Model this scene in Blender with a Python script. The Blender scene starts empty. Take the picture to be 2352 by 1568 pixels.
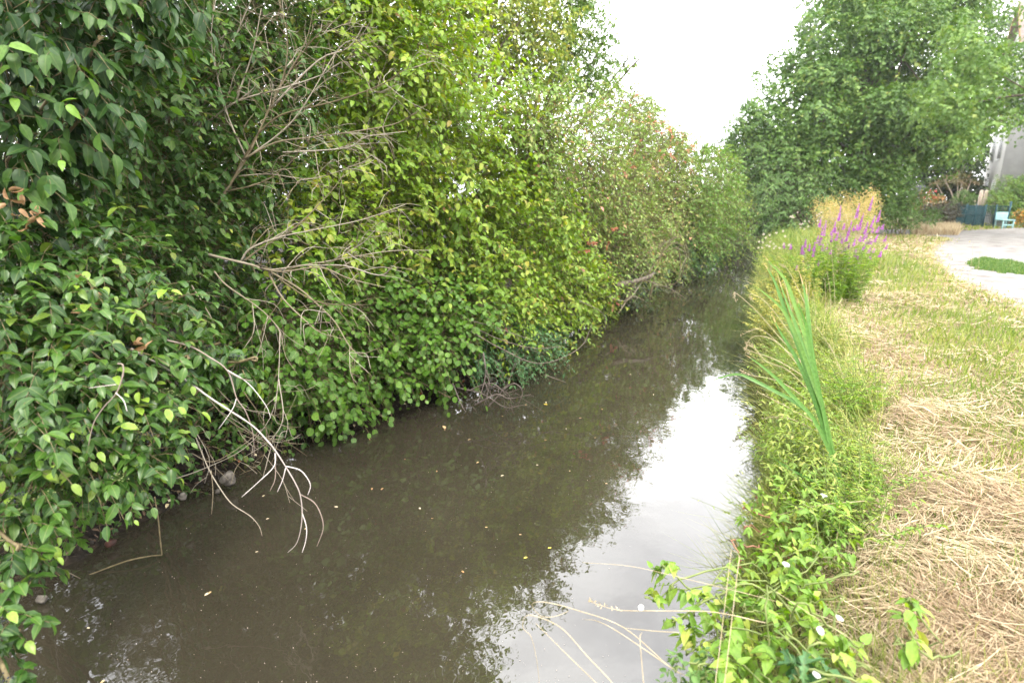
import bpy, math, random
import numpy as np
from mathutils import Vector

# ------------------------------------------------------------------ camera, sky, sun, exposure
SC = bpy.context.scene
COL = SC.collection
CAMZ = 1.65
PITCH = math.radians(14.3)
YAW = math.radians(23.0)
cam_d = bpy.data.cameras.new("camera")
cam_d.sensor_width = 36.0
cam_d.lens = 20.0
cam_d.clip_start = 0.05
cam_d.clip_end = 2000.0
cam_d.dof.use_dof = True
cam_d.dof.focus_distance = 4.0
cam_d.dof.aperture_fstop = 1.7
cam = bpy.data.objects.new("camera", cam_d)
COL.objects.link(cam)
cam.location = (0, 0, CAMZ)
cam.rotation_euler = (math.pi / 2 - PITCH, 0, YAW)
SC.camera = cam

SUN_EL = math.radians(52)
SUN_AZ = math.radians(135)          # measured from +Y towards +X
sun_dir = Vector((math.sin(SUN_AZ) * math.cos(SUN_EL), math.cos(SUN_AZ) * math.cos(SUN_EL), math.sin(SUN_EL)))
world = bpy.data.worlds.new("World")
SC.world = world
world.use_nodes = True
wt = world.node_tree
for n in list(wt.nodes):
    wt.nodes.remove(n)
def WN(t, **k):
    n = wt.nodes.new(t)
    for a, b in k.items():
        setattr(n, a, b)
    return n
w_out = WN('ShaderNodeOutputWorld'); w_bg = WN('ShaderNodeBackground')
w_sky = WN('ShaderNodeTexSky', sky_type='NISHITA', sun_disc=False)
w_sky.sun_elevation = SUN_EL
w_sky.sun_rotation = SUN_AZ
w_tc = WN('ShaderNodeTexCoord')
w_map = WN('ShaderNodeMapping'); w_map.inputs['Scale'].default_value = (1.0, 1.0, 2.2)
w_noise = WN('ShaderNodeTexNoise'); w_noise.inputs['Scale'].default_value = 1.7; w_noise.inputs['Detail'].default_value = 6; w_noise.inputs['Roughness'].default_value = 0.5
w_ramp = WN('ShaderNodeValToRGB')
w_ramp.color_ramp.elements[0].position = 0.36; w_ramp.color_ramp.elements[0].color = (0.40, 0.41, 0.45, 1)
w_ramp.color_ramp.elements[1].position = 0.60; w_ramp.color_ramp.elements[1].color = (1.0, 1.0, 1.0, 1)
# sky raised over the far end of the canal to brighten the water's reflection
w_dot = WN('ShaderNodeVectorMath', operation='DOT_PRODUCT'); w_dot.inputs[1].default_value = (0.05, 0.80, 0.60)
w_mr = WN('ShaderNodeMapRange'); w_mr.interpolation_type = 'SMOOTHSTEP'
w_mr.inputs['From Min'].default_value = -0.15; w_mr.inputs['From Max'].default_value = 0.95
w_mr.inputs['To Min'].default_value = 22.0; w_mr.inputs['To Max'].default_value = 34.0
w_mul = WN('ShaderNodeVectorMath', operation='SCALE')
w_mix = WN('ShaderNodeMix', data_type='RGBA'); w_mix.inputs['Factor'].default_value = 0.9
L = wt.links.new
L(w_tc.outputs['Generated'], w_map.inputs['Vector']); L(w_map.outputs[0], w_noise.inputs['Vector'])
L(w_noise.outputs['Fac'], w_ramp.inputs['Fac'])
L(w_tc.outputs['Generated'], w_dot.inputs[0]); L(w_dot.outputs['Value'], w_mr.inputs['Value'])
L(w_ramp.outputs['Color'], w_mul.inputs[0]); L(w_mr.outputs[0], w_mul.inputs['Scale'])
L(w_sky.outputs[0], w_mix.inputs['A']); L(w_mul.outputs[0], w_mix.inputs['B'])
L(w_mix.outputs['Result'], w_bg.inputs['Color']); L(w_bg.outputs[0], w_out.inputs['Surface'])
w_bg.inputs['Strength'].default_value = 0.1

sun_l = bpy.data.lights.new("sun", 'SUN'); sun_l.energy = 1.8; sun_l.angle = math.radians(14); sun_l.color = (1.0, 0.95, 0.86)
sun_o = bpy.data.objects.new("sun", sun_l); COL.objects.link(sun_o)
sun_o.rotation_euler = (-sun_dir).to_track_quat('-Z', 'Y').to_euler()

SC.view_settings.view_transform = 'Standard'
SC.view_settings.look = 'None'
SC.view_settings.gamma = 1.0
SC.view_settings.exposure = 1.45
SC.view_settings.use_curve_mapping = False
SC.render.engine = 'CYCLES'
SC.cycles.use_denoising = True
SC.cycles.max_bounces = 6
SC.cycles.diffuse_bounces = 3
SC.cycles.glossy_bounces = 3
SC.cycles.transmission_bounces = 3
SC.cycles.caustics_reflective = False
SC.cycles.caustics_refractive = False
SC.cycles.sample_clamp_indirect = 6.0

# ------------------------------------------------------------------ helpers
CAM = np.array([0, 0, CAMZ])
F0 = 1306.7
cy, sy, cp, sp = math.cos(YAW), math.sin(YAW), math.cos(PITCH), math.sin(PITCH)
def ray(px, py):
    lat = (px - 1176.0) / F0
    u = (784.0 - py) / F0
    fw = cp + u * sp
    up = u * cp - sp
    return np.array([lat * cy - fw * sy, lat * sy + fw * cy, up])
def W(px, py, t):
    return CAM + t * ray(px, py)
def G(px, py, z=0.0):
    d = ray(px, py)
    return CAM + d * ((z - CAMZ) / d[2])
WATER = -0.65
def xl(y):
    return np.interp(y, [-12, 0, 2, 3, 4, 5.3, 7, 12, 20, 30, 60, 120], [-3.9, -3.9, -3.9, -4.0, -3.85, -3.3, -2.95, -2.8, -1.7, -1.3, -1.6, -2])
def xr(y):
    return np.interp(y, [-12, 0, 2.4, 5, 18, 30, 60, 120], [0.0, -0.1, 0.0, 0.28, 0.25, 0.6, 0.8, 0.8])
def WL(px, py, off=0.0):
    d = ray(px, py)
    for t in np.arange(1.2, 80, 0.05):
        p = CAM + t * d
        if p[0] <= xl(p[1]) + off:
            return p, t
    return CAM + 30 * d, 30.0

def unit(v):
    return v / np.maximum(np.linalg.norm(v, axis=-1, keepdims=True), 1e-9)

class MB:
    def __init__(s):
        s.V = []; s.Fl = []; s.T = []; s.R = []; s.E = []; s.n = 0
    def add(s, V, flat, tot, rnd=None, rib=None):
        V = np.asarray(V, float).reshape(-1, 3)
        s.V.append(V); s.Fl.append(np.asarray(flat, np.int64).ravel() + s.n); s.T.append(np.asarray(tot, np.int64).ravel())
        k = len(V)
        s.R.append(np.full(k, 0.5) if rnd is None else np.broadcast_to(rnd, (k,)).astype(float))
        s.E.append(np.ones(k) if rib is None else np.broadcast_to(rib, (k,)).astype(float))
        s.n += k
    def build(s, name, mat, parent=None, smooth=False):
        me = bpy.data.meshes.new(name)
        V = np.concatenate(s.V); F = np.concatenate(s.Fl); T = np.concatenate(s.T)
        me.vertices.add(len(V)); me.vertices.foreach_set('co', V.astype(np.float32).ravel())
        me.loops.add(len(F)); me.loops.foreach_set('vertex_index', F.astype(np.int32))
        me.polygons.add(len(T))
        st = np.concatenate([[0], np.cumsum(T)[:-1]])
        me.polygons.foreach_set('loop_start', st.astype(np.int32))
        me.polygons.foreach_set('loop_total', T.astype(np.int32))
        a = me.attributes.new('rnd', 'FLOAT', 'POINT'); a.data.foreach_set('value', np.concatenate(s.R).astype(np.float32))
        a = me.attributes.new('rib', 'FLOAT', 'POINT'); a.data.foreach_set('value', np.concatenate(s.E).astype(np.float32))
        if smooth:
            me.polygons.foreach_set('use_smooth', np.ones(len(T), bool))
        me.update(calc_edges=True)
        me.validate()
        me.materials.append(mat)
        o = bpy.data.objects.new(name, me)
        COL.objects.link(o)
        if parent is not None:
            o.parent = parent
            o.matrix_parent_inverse = parent.matrix_basis.inverted()
        return o

def tag(o, label=None, cat=None, group=None, kind=None):
    if label: o['label'] = label
    if cat: o['category'] = cat
    if group: o['group'] = group
    if kind: o['kind'] = kind
    return o
def thing(name, loc, label, cat, group=None):
    o = bpy.data.objects.new(name, None)
    o.empty_display_size = 0.1
    o.location = [float(v) for v in loc]
    COL.objects.link(o)
    return tag(o, label, cat, group)

# leaf templates: (u along, v across), faces
def mir(half, faces):
    pass
TP = {
 'full': ([(0,0),(.3,0),(.68,0),(1,0),(.2,.44),(.66,.44),(.2,-.44),(.66,-.44)],
          [(0,1,4),(1,2,5,4),(2,3,5),(0,6,1),(1,6,7,2),(2,7,3)]),
 'fine': ([(0,0),(.2,0),(.48,0),(.78,0),(1,0),(.1,.30),(.36,.5),(.66,.43),(.88,.18),(.1,-.30),(.36,-.5),(.66,-.43),(.88,-.18)],
          [(0,1,5),(1,2,6,5),(2,3,7,6),(3,8,7),(3,4,8),(0,9,1),(1,9,10,2),(2,10,11,3),(3,11,12),(3,12,4)]),
 'mid': ([(0,0),(1,0),(.28,.48),(.68,.4),(.28,-.48),(.68,-.4)], [(0,1,3,2),(0,4,5,1)]),
 'low': ([(0,0),(1,0),(.45,.5),(.45,-.5)], [(0,1,2),(0,3,1)]),
 'round': ([(0,0),(.5,0),(1,0),(.08,.34),(.42,.52),(.82,.38),(.08,-.34),(.42,-.52),(.82,-.38)],
           [(0,1,4,3),(1,2,5,4),(0,6,7,1),(1,7,8,2)]),
 'arrow': ([(0,0),(.5,0),(1,0),(-.15,.22),(.08,.44),(.5,.33),(.8,.14),(-.15,-.22),(.08,-.44),(.5,-.33),(.8,-.14)],
           [(0,4,3),(0,1,5,4),(1,2,6,5),(0,7,8),(0,8,9,1),(1,9,10,2)]),
 'palm': ([(0,0),(.25,.5),(.42,.2),(.7,.42),(.66,.12),(1,0),(.66,-.12),(.7,-.42),(.42,-.2),(.25,-.5)],
          [(0,2,1),(0,4,3,2),(0,5,4),(0,6,5),(0,8,7,6),(0,9,8)]),
}
def leaves(mb, P, A, N, Ln, Wd, rnd, kind='mid', fold=0.35, bend=0.25):
    P = np.asarray(P); n = len(P)
    if n == 0: return
    uv, faces = TP[kind]
    uv = np.array(uv, float); m = len(uv)
    A = unit(A); S = unit(np.cross(N, A)); N2 = np.cross(A, S)
    Ln = np.broadcast_to(Ln, (n,)); Wd = np.broadcast_to(Wd, (n,))
    fold = np.broadcast_to(fold, (n,)); bend = np.broadcast_to(bend, (n,))
    u = uv[:, 0]; v = uv[:, 1]
    V = (P[:, None, :] + A[:, None, :] * (Ln[:, None] * u)[..., None] + S[:, None, :] * (Wd[:, None] * v)[..., None]
         + N2[:, None, :] * (Wd[:, None] * np.abs(v) * fold[:, None] - Ln[:, None] * (u ** 2) * bend[:, None])[..., None])
    off = (np.arange(n) * m)[:, None]
    flat = np.array([i for f in faces for i in f]); tot = np.array([len(f) for f in faces])
    mb.add(V.reshape(-1, 3), (off + flat).ravel(), np.tile(tot, n), np.repeat(rnd, m), np.tile(np.clip(np.abs(v) * 2.2, 0, 1), n))

def prisms(mb, P0, P1, r0, r1, rnd=None):
    """many thin three-sided sticks at once"""
    P0 = np.asarray(P0, float); P1 = np.asarray(P1, float); n = len(P0)
    if n == 0: return
    D = unit(P1 - P0)
    ref = np.where(np.abs(D[:, 2:3]) > .9, np.array([[1., 0, 0]]), np.array([[0, 0, 1.]]))
    S = unit(np.cross(D, ref)); U = np.cross(D, S)
    r0 = np.broadcast_to(r0, (n,)); r1 = np.broadcast_to(r1, (n,))
    vs = []
    for Pt, r in ((P0, r0), (P1, r1)):
        for k in range(3):
            a = 2 * math.pi * k / 3
            vs.append(Pt + (S * math.cos(a) + U * math.sin(a)) * r[:, None])
    V = np.stack(vs, 1)
    f = np.array([0,1,4,3, 1,2,5,4, 2,0,3,5])
    mb.add(V.reshape(-1, 3), ((np.arange(n) * 6)[:, None] + f).ravel(), np.full(n * 3, 4), None if rnd is None else np.repeat(rnd, 6))

def smooth_line(pts, k=4):
    pts = np.asarray(pts, float)
    if len(pts) < 3:
        t = np.linspace(0, 1, k + 1)[:, None]
        return pts[0] * (1 - t) + pts[-1] * t
    ex = np.vstack([2 * pts[0] - pts[1], pts, 2 * pts[-1] - pts[-2]])
    out = []
    for i in range(1, len(ex) - 2):
        p0, p1, p2, p3 = ex[i-1:i+3]
        for s in np.linspace(0, 1, k, endpoint=False):
            out.append(.5 * ((2*p1) + (-p0+p2)*s + (2*p0-5*p1+4*p2-p3)*s*s + (-p0+3*p1-3*p2+p3)*s**3))
    out.append(pts[-1])
    return np.array(out)

def tube(mb, pts, r0, r1, sides=5, rnd=.5, jit=0.0, rng=None):
    pts = np.asarray(pts, float); n = len(pts)
    if jit and rng is not None:
        pts = pts.copy(); pts[1:-1] += rng.normal(0, jit, (n - 2, 3))
    T = unit(np.gradient(pts, axis=0))
    ref = np.array([0, 0, 1.]) if abs(T[0][2]) < .9 else np.array([1., 0, 0])
    S = unit(np.cross(T, ref)); U = np.cross(T, S)
    r = np.linspace(r0, r1, n)
    if rng is not None: r = r * (1 + rng.normal(0, .08, n))
    ang = np.arange(sides) * 2 * math.pi / sides
    V = pts[:, None, :] + (S[:, None, :] * np.cos(ang)[None, :, None] + U[:, None, :] * np.sin(ang)[None, :, None]) * r[:, None, None]
    fl = []
    for i in range(n - 1):
        for k in range(sides):
            k2 = (k + 1) % sides
            fl += [i*sides+k, i*sides+k2, (i+1)*sides+k2, (i+1)*sides+k]
    nf = (n - 1) * sides
    fl += list(range(sides - 1, -1, -1)); fl += [(n-1)*sides + k for k in range(sides)]
    mb.add(V.reshape(-1, 3), fl, [4] * nf + [sides, sides], rnd)

def ribbon(mb, pts, w, rnd=.5, up=None, taper=True, fold=.25):
    """flat leaf blade with a shallow keel along a line"""
    pts = np.asarray(pts, float); n = len(pts)
    T = unit(np.gradient(pts, axis=0))
    up = np.array([0.3, -1, .3]) if up is None else np.asarray(up, float)
    S = unit(np.cross(T, up)); N = np.cross(S, T)
    s = np.linspace(0, 1, n)
    ww = w * (np.clip((1 - s) * 2.6, 0.03, 1) * np.clip(.55 + s * 1.5, 0, 1) if taper else np.ones(n))
    Vl = pts - S * ww[:, None] / 2 + N * ww[:, None] * fold * .5
    Vr = pts + S * ww[:, None] / 2 + N * ww[:, None] * fold * .5
    V = np.stack([Vl, pts, Vr], 1).reshape(-1, 3)
    fl = []
    for i in range(n - 1):
        a = i * 3; b = a + 3
        fl += [a, a+1, b+1, b, a+1, a+2, b+2, b+1]
    mb.add(V, fl, [4] * (2 * (n - 1)), rnd, np.tile([1, 0, 1], n))

def blobs(mb, P, r, rnd, squash=1.0):
    """small six-cornered berries / buds"""
    P = np.asarray(P, float); n = len(P)
    r = np.broadcast_to(r, (n,))
    t = (1 + 5 ** .5) / 2
    iv = np.array([(-1,t,0),(1,t,0),(-1,-t,0),(1,-t,0),(0,-1,t),(0,1,t),(0,-1,-t),(0,1,-t),(t,0,-1),(t,0,1),(-t,0,-1),(-t,0,1)], float)
    iv = unit(iv) * np.array([1, 1, squash])
    f = np.array([0,11,5,0,5,1,0,1,7,0,7,10,0,10,11,1,5,9,5,11,4,11,10,2,10,7,6,7,1,8,3,9,4,3,4,2,3,2,6,3,6,8,3,8,9,4,9,5,2,4,11,6,2,10,8,6,7,9,8,1])
    V = P[:, None, :] + iv[None] * r[:, None, None]
    mb.add(V.reshape(-1, 3), ((np.arange(n) * 12)[:, None] + f).ravel(), np.full(n * 20, 3), np.repeat(rnd, 12))

# ------------------------------------------------------------------ materials
def new_mat(name):
    m = bpy.data.materials.new(name); m.use_nodes = True
    nt = m.node_tree
    for n in list(nt.nodes): nt.nodes.remove(n)
    out = nt.nodes.new('ShaderNodeOutputMaterial')
    return m, nt, out
def ramp(nt, stops, interp='LINEAR'):
    r = nt.nodes.new('ShaderNodeValToRGB'); cr = r.color_ramp; cr.interpolation = interp
    while len(cr.elements) < len(stops): cr.elements.new(0.5)
    for e, (p, c) in zip(cr.elements, stops):
        e.position = p; e.color = (*c, 1)
    return r
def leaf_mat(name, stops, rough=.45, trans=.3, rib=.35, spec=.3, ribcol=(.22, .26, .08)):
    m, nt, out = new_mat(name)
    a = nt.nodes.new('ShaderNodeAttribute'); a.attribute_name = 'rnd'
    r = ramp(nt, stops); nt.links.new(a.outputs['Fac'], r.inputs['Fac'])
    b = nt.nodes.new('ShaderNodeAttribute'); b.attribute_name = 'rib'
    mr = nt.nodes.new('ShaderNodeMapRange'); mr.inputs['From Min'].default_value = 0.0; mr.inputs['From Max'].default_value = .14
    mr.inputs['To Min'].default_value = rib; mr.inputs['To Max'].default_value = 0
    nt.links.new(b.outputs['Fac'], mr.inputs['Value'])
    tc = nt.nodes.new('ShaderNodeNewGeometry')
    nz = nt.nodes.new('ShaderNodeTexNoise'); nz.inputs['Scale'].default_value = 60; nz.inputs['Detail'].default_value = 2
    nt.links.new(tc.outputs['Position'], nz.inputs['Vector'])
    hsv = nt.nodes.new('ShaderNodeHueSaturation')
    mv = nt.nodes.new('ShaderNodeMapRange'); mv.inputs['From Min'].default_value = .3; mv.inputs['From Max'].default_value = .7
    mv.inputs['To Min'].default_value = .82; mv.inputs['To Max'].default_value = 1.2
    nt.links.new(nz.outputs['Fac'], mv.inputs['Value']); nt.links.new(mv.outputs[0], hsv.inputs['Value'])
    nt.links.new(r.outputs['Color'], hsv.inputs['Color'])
    mx = nt.nodes.new('ShaderNodeMix'); mx.data_type = 'RGBA'; mx.inputs['B'].default_value = (*ribcol, 1)
    nt.links.new(mr.outputs[0], mx.inputs['Factor']); nt.links.new(hsv.outputs[0], mx.inputs['A'])
    p = nt.nodes.new('ShaderNodeBsdfPrincipled'); p.inputs['Roughness'].default_value = rough
    p.inputs['Specular IOR Level'].default_value = spec
    nt.links.new(mx.outputs['Result'], p.inputs['Base Color'])
    tr = nt.nodes.new('ShaderNodeBsdfTranslucent')
    h2 = nt.nodes.new('ShaderNodeHueSaturation'); h2.inputs['Saturation'].default_value = 1.15; h2.inputs['Value'].default_value = 1.5
    nt.links.new(mx.outputs['Result'], h2.inputs['Color']); nt.links.new(h2.outputs[0], tr.inputs['Color'])
    ms = nt.nodes.new('ShaderNodeMixShader'); ms.inputs[0].default_value = trans
    nt.links.new(p.outputs[0], ms.inputs[1]); nt.links.new(tr.outputs[0], ms.inputs[2]); nt.links.new(ms.outputs[0], out.inputs['Surface'])
    return m
def noise_mat(name, stops, scale=8, rough=.8, detail=6, bump=.3, spec=.3, stretch=(1, 1, 1), use_rnd=False):
    m, nt, out = new_mat(name)
    g = nt.nodes.new('ShaderNodeNewGeometry')
    mp = nt.nodes.new('ShaderNodeMapping'); mp.inputs['Scale'].default_value = stretch
    nt.links.new(g.outputs['Position'], mp.inputs['Vector'])
    nz = nt.nodes.new('ShaderNodeTexNoise'); nz.inputs['Scale'].default_value = scale; nz.inputs['Detail'].default_value = detail
    nt.links.new(mp.outputs[0], nz.inputs['Vector'])
    r = ramp(nt, stops)
    if use_rnd:
        a = nt.nodes.new('ShaderNodeAttribute'); a.attribute_name = 'rnd'
        ad = nt.nodes.new('ShaderNodeMath'); ad.operation = 'MULTIPLY_ADD'; ad.inputs[1].default_value = .35
        sb = nt.nodes.new('ShaderNodeMath'); sb.operation = 'SUBTRACT'; sb.inputs[1].default_value = .175
        nt.links.new(nz.outputs['Fac'], ad.inputs[0]); nt.links.new(a.outputs['Fac'], sb.inputs[0]); nt.links.new(sb.outputs[0], ad.inputs[2])
        nt.links.new(ad.outputs[0], r.inputs['Fac'])
    else:
        nt.links.new(nz.outputs['Fac'], r.inputs['Fac'])
    p = nt.nodes.new('ShaderNodeBsdfPrincipled'); p.inputs['Roughness'].default_value = rough; p.inputs['Specular IOR Level'].default_value = spec
    nt.links.new(r.outputs[0], p.inputs['Base Color'])
    if bump:
        b = nt.nodes.new('ShaderNodeBump'); b.inputs['Strength'].default_value = bump; b.inputs['Distance'].default_value = .02
        nt.links.new(nz.outputs['Fac'], b.inputs['Height']); nt.links.new(b.outputs[0], p.inputs['Normal'])
    nt.links.new(p.outputs[0], out.inputs['Surface'])
    return m

M = {}
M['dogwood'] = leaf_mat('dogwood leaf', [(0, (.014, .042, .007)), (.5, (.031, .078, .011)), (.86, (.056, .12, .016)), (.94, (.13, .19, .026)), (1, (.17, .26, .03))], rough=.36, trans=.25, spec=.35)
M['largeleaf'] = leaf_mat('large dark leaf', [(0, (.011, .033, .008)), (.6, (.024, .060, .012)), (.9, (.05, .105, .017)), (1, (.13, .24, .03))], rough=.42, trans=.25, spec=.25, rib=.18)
M['midleaf'] = leaf_mat('mid green leaf', [(0, (.026, .066, .014)), (.6, (.050, .110, .020)), (.9, (.09, .16, .026)), (1, (.20, .23, .035))], rough=.45, trans=.3, spec=.3)
M['hazel'] = leaf_mat('round bright leaf', [(0, (.045, .11, .012)), (.6, (.072, .155, .016)), (1, (.12, .215, .026))], rough=.45, trans=.32)
M['yellowgreen'] = leaf_mat('yellow green leaf', [(0, (.09, .175, .018)), (.45, (.155, .255, .027)), (.8, (.25, .31, .042)), (.93, (.32, .28, .055)), (.97, (.30, .17, .08)), (1, (.38, .16, .12))], rough=.45, trans=.38, spec=.3)
M['yellowtree'] = leaf_mat('yellowing tree leaf', [(0, (.10, .16, .025)), (.5, (.17, .23, .04)), (.85, (.29, .29, .055)), (1, (.42, .34, .07))], rough=.5, trans=.33)
M['redspray'] = leaf_mat('coral red leaf', [(0, (.42, .17, .11)), (.6, (.56, .20, .16)), (1, (.52, .32, .18))], rough=.5, trans=.35)
M['olive'] = leaf_mat('olive leaf', [(0, (.095, .18, .033)), (.55, (.175, .26, .056)), (.82, (.28, .30, .09)), (.92, (.38, .26, .12)), (1, (.58, .20, .17))], rough=.5, trans=.3)
M['fargreen'] = leaf_mat('far bush leaf', [(0, (.065, .145, .028)), (.6, (.13, .225, .042)), (.93, (.21, .25, .05)), (1, (.33, .23, .09))], rough=.5, trans=.3)
M['bramble'] = leaf_mat('bramble leaf', [(0, (.04, .105, .04)), (.7, (.065, .15, .05)), (1, (.10, .19, .06))], rough=.45, trans=.3)
M['maple'] = leaf_mat('maple leaf', [(0, (.045, .100, .022)), (.5, (.090, .172, .034)), (.85, (.155, .235, .046)), (.96, (.23, .25, .06)), (1, (.28, .25, .07))], rough=.5, trans=.28)
M['maplelight'] = leaf_mat('light maple leaf', [(0, (.055, .115, .022)), (.5, (.105, .19, .036)), (.85, (.17, .255, .05)), (1, (.25, .28, .07))], rough=.5, trans=.3)
M['willow'] = leaf_mat('grey green leaf', [(0, (.05, .105, .026)), (.6, (.095, .18, .042)), (1, (.17, .24, .06))], rough=.5, trans=.27)
M['poplar'] = leaf_mat('poplar leaf', [(0, (.07, .11, .06)), (.6, (.11, .155, .08)), (1, (.16, .20, .10))], rough=.5, trans=.3)
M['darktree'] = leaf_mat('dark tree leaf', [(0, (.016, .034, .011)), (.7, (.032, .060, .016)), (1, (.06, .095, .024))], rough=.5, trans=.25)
M['bark'] = noise_mat('brown bark', [(.3, (.045, .035, .024)), (.7, (.12, .095, .065))], 25, .9, stretch=(1, 1, .3))
M['twig'] = noise_mat('olive twig', [(.3, (.09, .07, .035)), (.7, (.19, .15, .075))], 30, .8)
M['deadwood'] = noise_mat('grey dead wood', [(.25, (.10, .078, .040)), (.5, (.18, .148, .095)), (.75, (.27, .235, .18))], 18, .8, use_rnd=True)
M['palewood'] = noise_mat('pale bleached wood', [(.25, (.20, .155, .125)), (.5, (.36, .315, .28)), (.75, (.46, .42, .39))], 20, .7, use_rnd=True)
M['darkstick'] = noise_mat('wet brown stick', [(.3, (.07, .055, .04)), (.7, (.17, .135, .10))], 20, .6)
M['driftgrey'] = noise_mat('wet grey drift wood', [(.3, (.05, .038, .03)), (.7, (.14, .115, .095))], 20, .7)
M['berry'] = leaf_mat('berries', [(0, (.012, .014, .02)), (.5, (.02, .025, .03)), (.6, (.10, .14, .04)), (1, (.17, .20, .07))], rough=.35, trans=.0, rib=0)
M['deadleaf'] = leaf_mat('withered leaf', [(0, (.20, .11, .05)), (1, (.38, .24, .13))], rough=.7, trans=.2, rib=.1)

# ------------------------------------------------------------------ ground, water, path
def build_ground():
    ys = np.concatenate([np.arange(-12, 0, 1.0), np.arange(0, 14, .16), np.arange(14, 40, .6), np.arange(40, 130, 4), [180, 260, 400]])
    offs_l = np.array([-400, -120, -60, -30, -15, -8, -5, -3.2, -2.4, -1.8, -1.4, -1.1, -.9, -.72, -.56, -.42, -.30, -.2, -.1, -.02, .06, .16, .4, .9])
    zl = np.interp(offs_l, [-400, -5, -2.4, -1.1, -.42, -.1, 0, .16, .9], [.1, .1, .0, -.12, -.34, -.58, -.66, -.74, -1.2])
    offs_r = np.array([-.9, -.4, -.15, -.05, .03, .1, .2, .3, .4, .5, .62, .75, .9, 1.1, 1.35, 1.6, 1.9, 2.2, 2.6, 3, 3.5, 4, 5, 6, 8, 12, 20, 35, 70, 150, 400])
    zr = np.interp(offs_r, [-.9, -.15, 0, .3, .62, .9, 1.3, 400], [-1.2, -.76, -.68, -.30, -.10, -.02, 0, 0])
    rng = np.random.default_rng(1)
    rows = []
    for y in ys:
        x1 = xl(y) + offs_l; x2 = xr(y) + offs_r
        rows.append(np.stack([np.concatenate([x1, x2]), np.full(len(offs_l) + len(offs_r), y), np.concatenate([zl, zr])], 1))
    V = np.array(rows); ny, nx, _ = V.shape
    def wob(x, y): return (np.sin(x*3.1+y*1.3)+np.sin(x*7.3-y*5.1+1)+np.sin(-x*2.2+y*9.4+2)+np.sin(x*13+y*11))*.25
    near = np.clip((25 - np.abs(V[..., 1])) / 15, 0, 1)
    bank = np.exp(-((V[..., 2] + .4) / .25) ** 2)
    V[..., 2] += wob(V[..., 0], V[..., 1]) * (.012 + .075 * bank) * near + rng.normal(0, .006, (ny, nx)) * near * (1 + 3.5 * bank)
    V[..., 0] += wob(V[..., 1], V[..., 0] * .7 + 4) * .10 * bank * near
    idx = np.arange(ny * nx).reshape(ny, nx)
    q = np.stack([idx[:-1, :-1], idx[:-1, 1:], idx[1:, 1:], idx[1:, :-1]], -1).reshape(-1, 4)
    mb = MB(); mb.add(V.reshape(-1, 3), q.ravel(), np.full(len(q), 4))
    m, nt, out = new_mat('ground')
    g = nt.nodes.new('ShaderNodeNewGeometry')
    sx = nt.nodes.new('ShaderNodeSeparateXYZ'); nt.links.new(g.outputs['Position'], sx.inputs[0])
    def noise(sc, det=5):
        n = nt.nodes.new('ShaderNodeTexNoise'); n.inputs['Scale'].default_value = sc; n.inputs['Detail'].default_value = det
        nt.links.new(g.outputs['Position'], n.inputs['Vector']); return n
    n1 = noise(1.1); n2 = noise(28, 6); n3 = noise(13, 8)
    mud = ramp(nt, [(.35, (.004, .003, .0018)), (.5, (.013, .009, .005)), (.68, (.034, .023, .013))]); nt.links.new(n3.outputs['Fac'], mud.inputs['Fac'])
    straw = ramp(nt, [(.3, (.10, .066, .036)), (.5, (.19, .135, .072)), (.7, (.27, .205, .115))]); nt.links.new(n2.outputs['Fac'], straw.inputs['Fac'])
    green = ramp(nt, [(.3, (.04, .06, .018)), (.7, (.11, .14, .04))]); nt.links.new(n2.outputs['Fac'], green.inputs['Fac'])
    mg = nt.nodes.new('ShaderNodeMapRange'); mg.inputs['From Min'].default_value = .42; mg.inputs['From Max'].default_value = .85
    nt.links.new(n1.outputs['Fac'], mg.inputs['Value'])
    mx = nt.nodes.new('ShaderNodeMix'); mx.data_type = 'RGBA'
    nt.links.new(mg.outputs[0], mx.inputs['Factor']); nt.links.new(straw.outputs[0], mx.inputs['A']); nt.links.new(green.outputs[0], mx.inputs['B'])
    # mud on the left bank and where the bank drops to the water
    mz = nt.nodes.new('ShaderNodeMapRange'); mz.inputs['From Min'].default_value = -.16; mz.inputs['From Max'].default_value = -.05
    nt.links.new(sx.outputs['Z'], mz.inputs['Value'])
    ml = nt.nodes.new('ShaderNodeMapRange'); ml.inputs['From Min'].default_value = -1.2; ml.inputs['From Max'].default_value = -.8
    nt.links.new(sx.outputs['X'], ml.inputs['Value'])
    mm = nt.nodes.new('ShaderNodeMath'); mm.operation = 'MULTIPLY'
    nt.links.new(mz.outputs[0], mm.inputs[0]); nt.links.new(ml.outputs[0], mm.inputs[1])
    m2 = nt.nodes.new('ShaderNodeMix'); m2.data_type = 'RGBA'
    nt.links.new(mm.outputs[0], m2.inputs['Factor']); nt.links.new(mud.outputs[0], m2.inputs['A']); nt.links.new(mx.outputs['Result'], m2.inputs['B'])
    p = nt.nodes.new('ShaderNodeBsdfPrincipled'); p.inputs['Roughness'].default_value = .85; p.inputs['Specular IOR Level'].default_value = .25
    nt.links.new(m2.outputs['Result'], p.inputs['Base Color'])
    b = nt.nodes.new('ShaderNodeBump'); b.inputs['Strength'].default_value = .9; b.inputs['Distance'].default_value = .05
    nt.links.new(n2.outputs['Fac'], b.inputs['Height']); nt.links.new(b.outputs[0], p.inputs['Normal'])
    nt.links.new(p.outputs[0], out.inputs['Surface'])
    o = mb.build('ground', m, smooth=True)
    tag(o, 'ground of dry grass and muddy canal banks', kind='structure')
build_ground()

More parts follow.
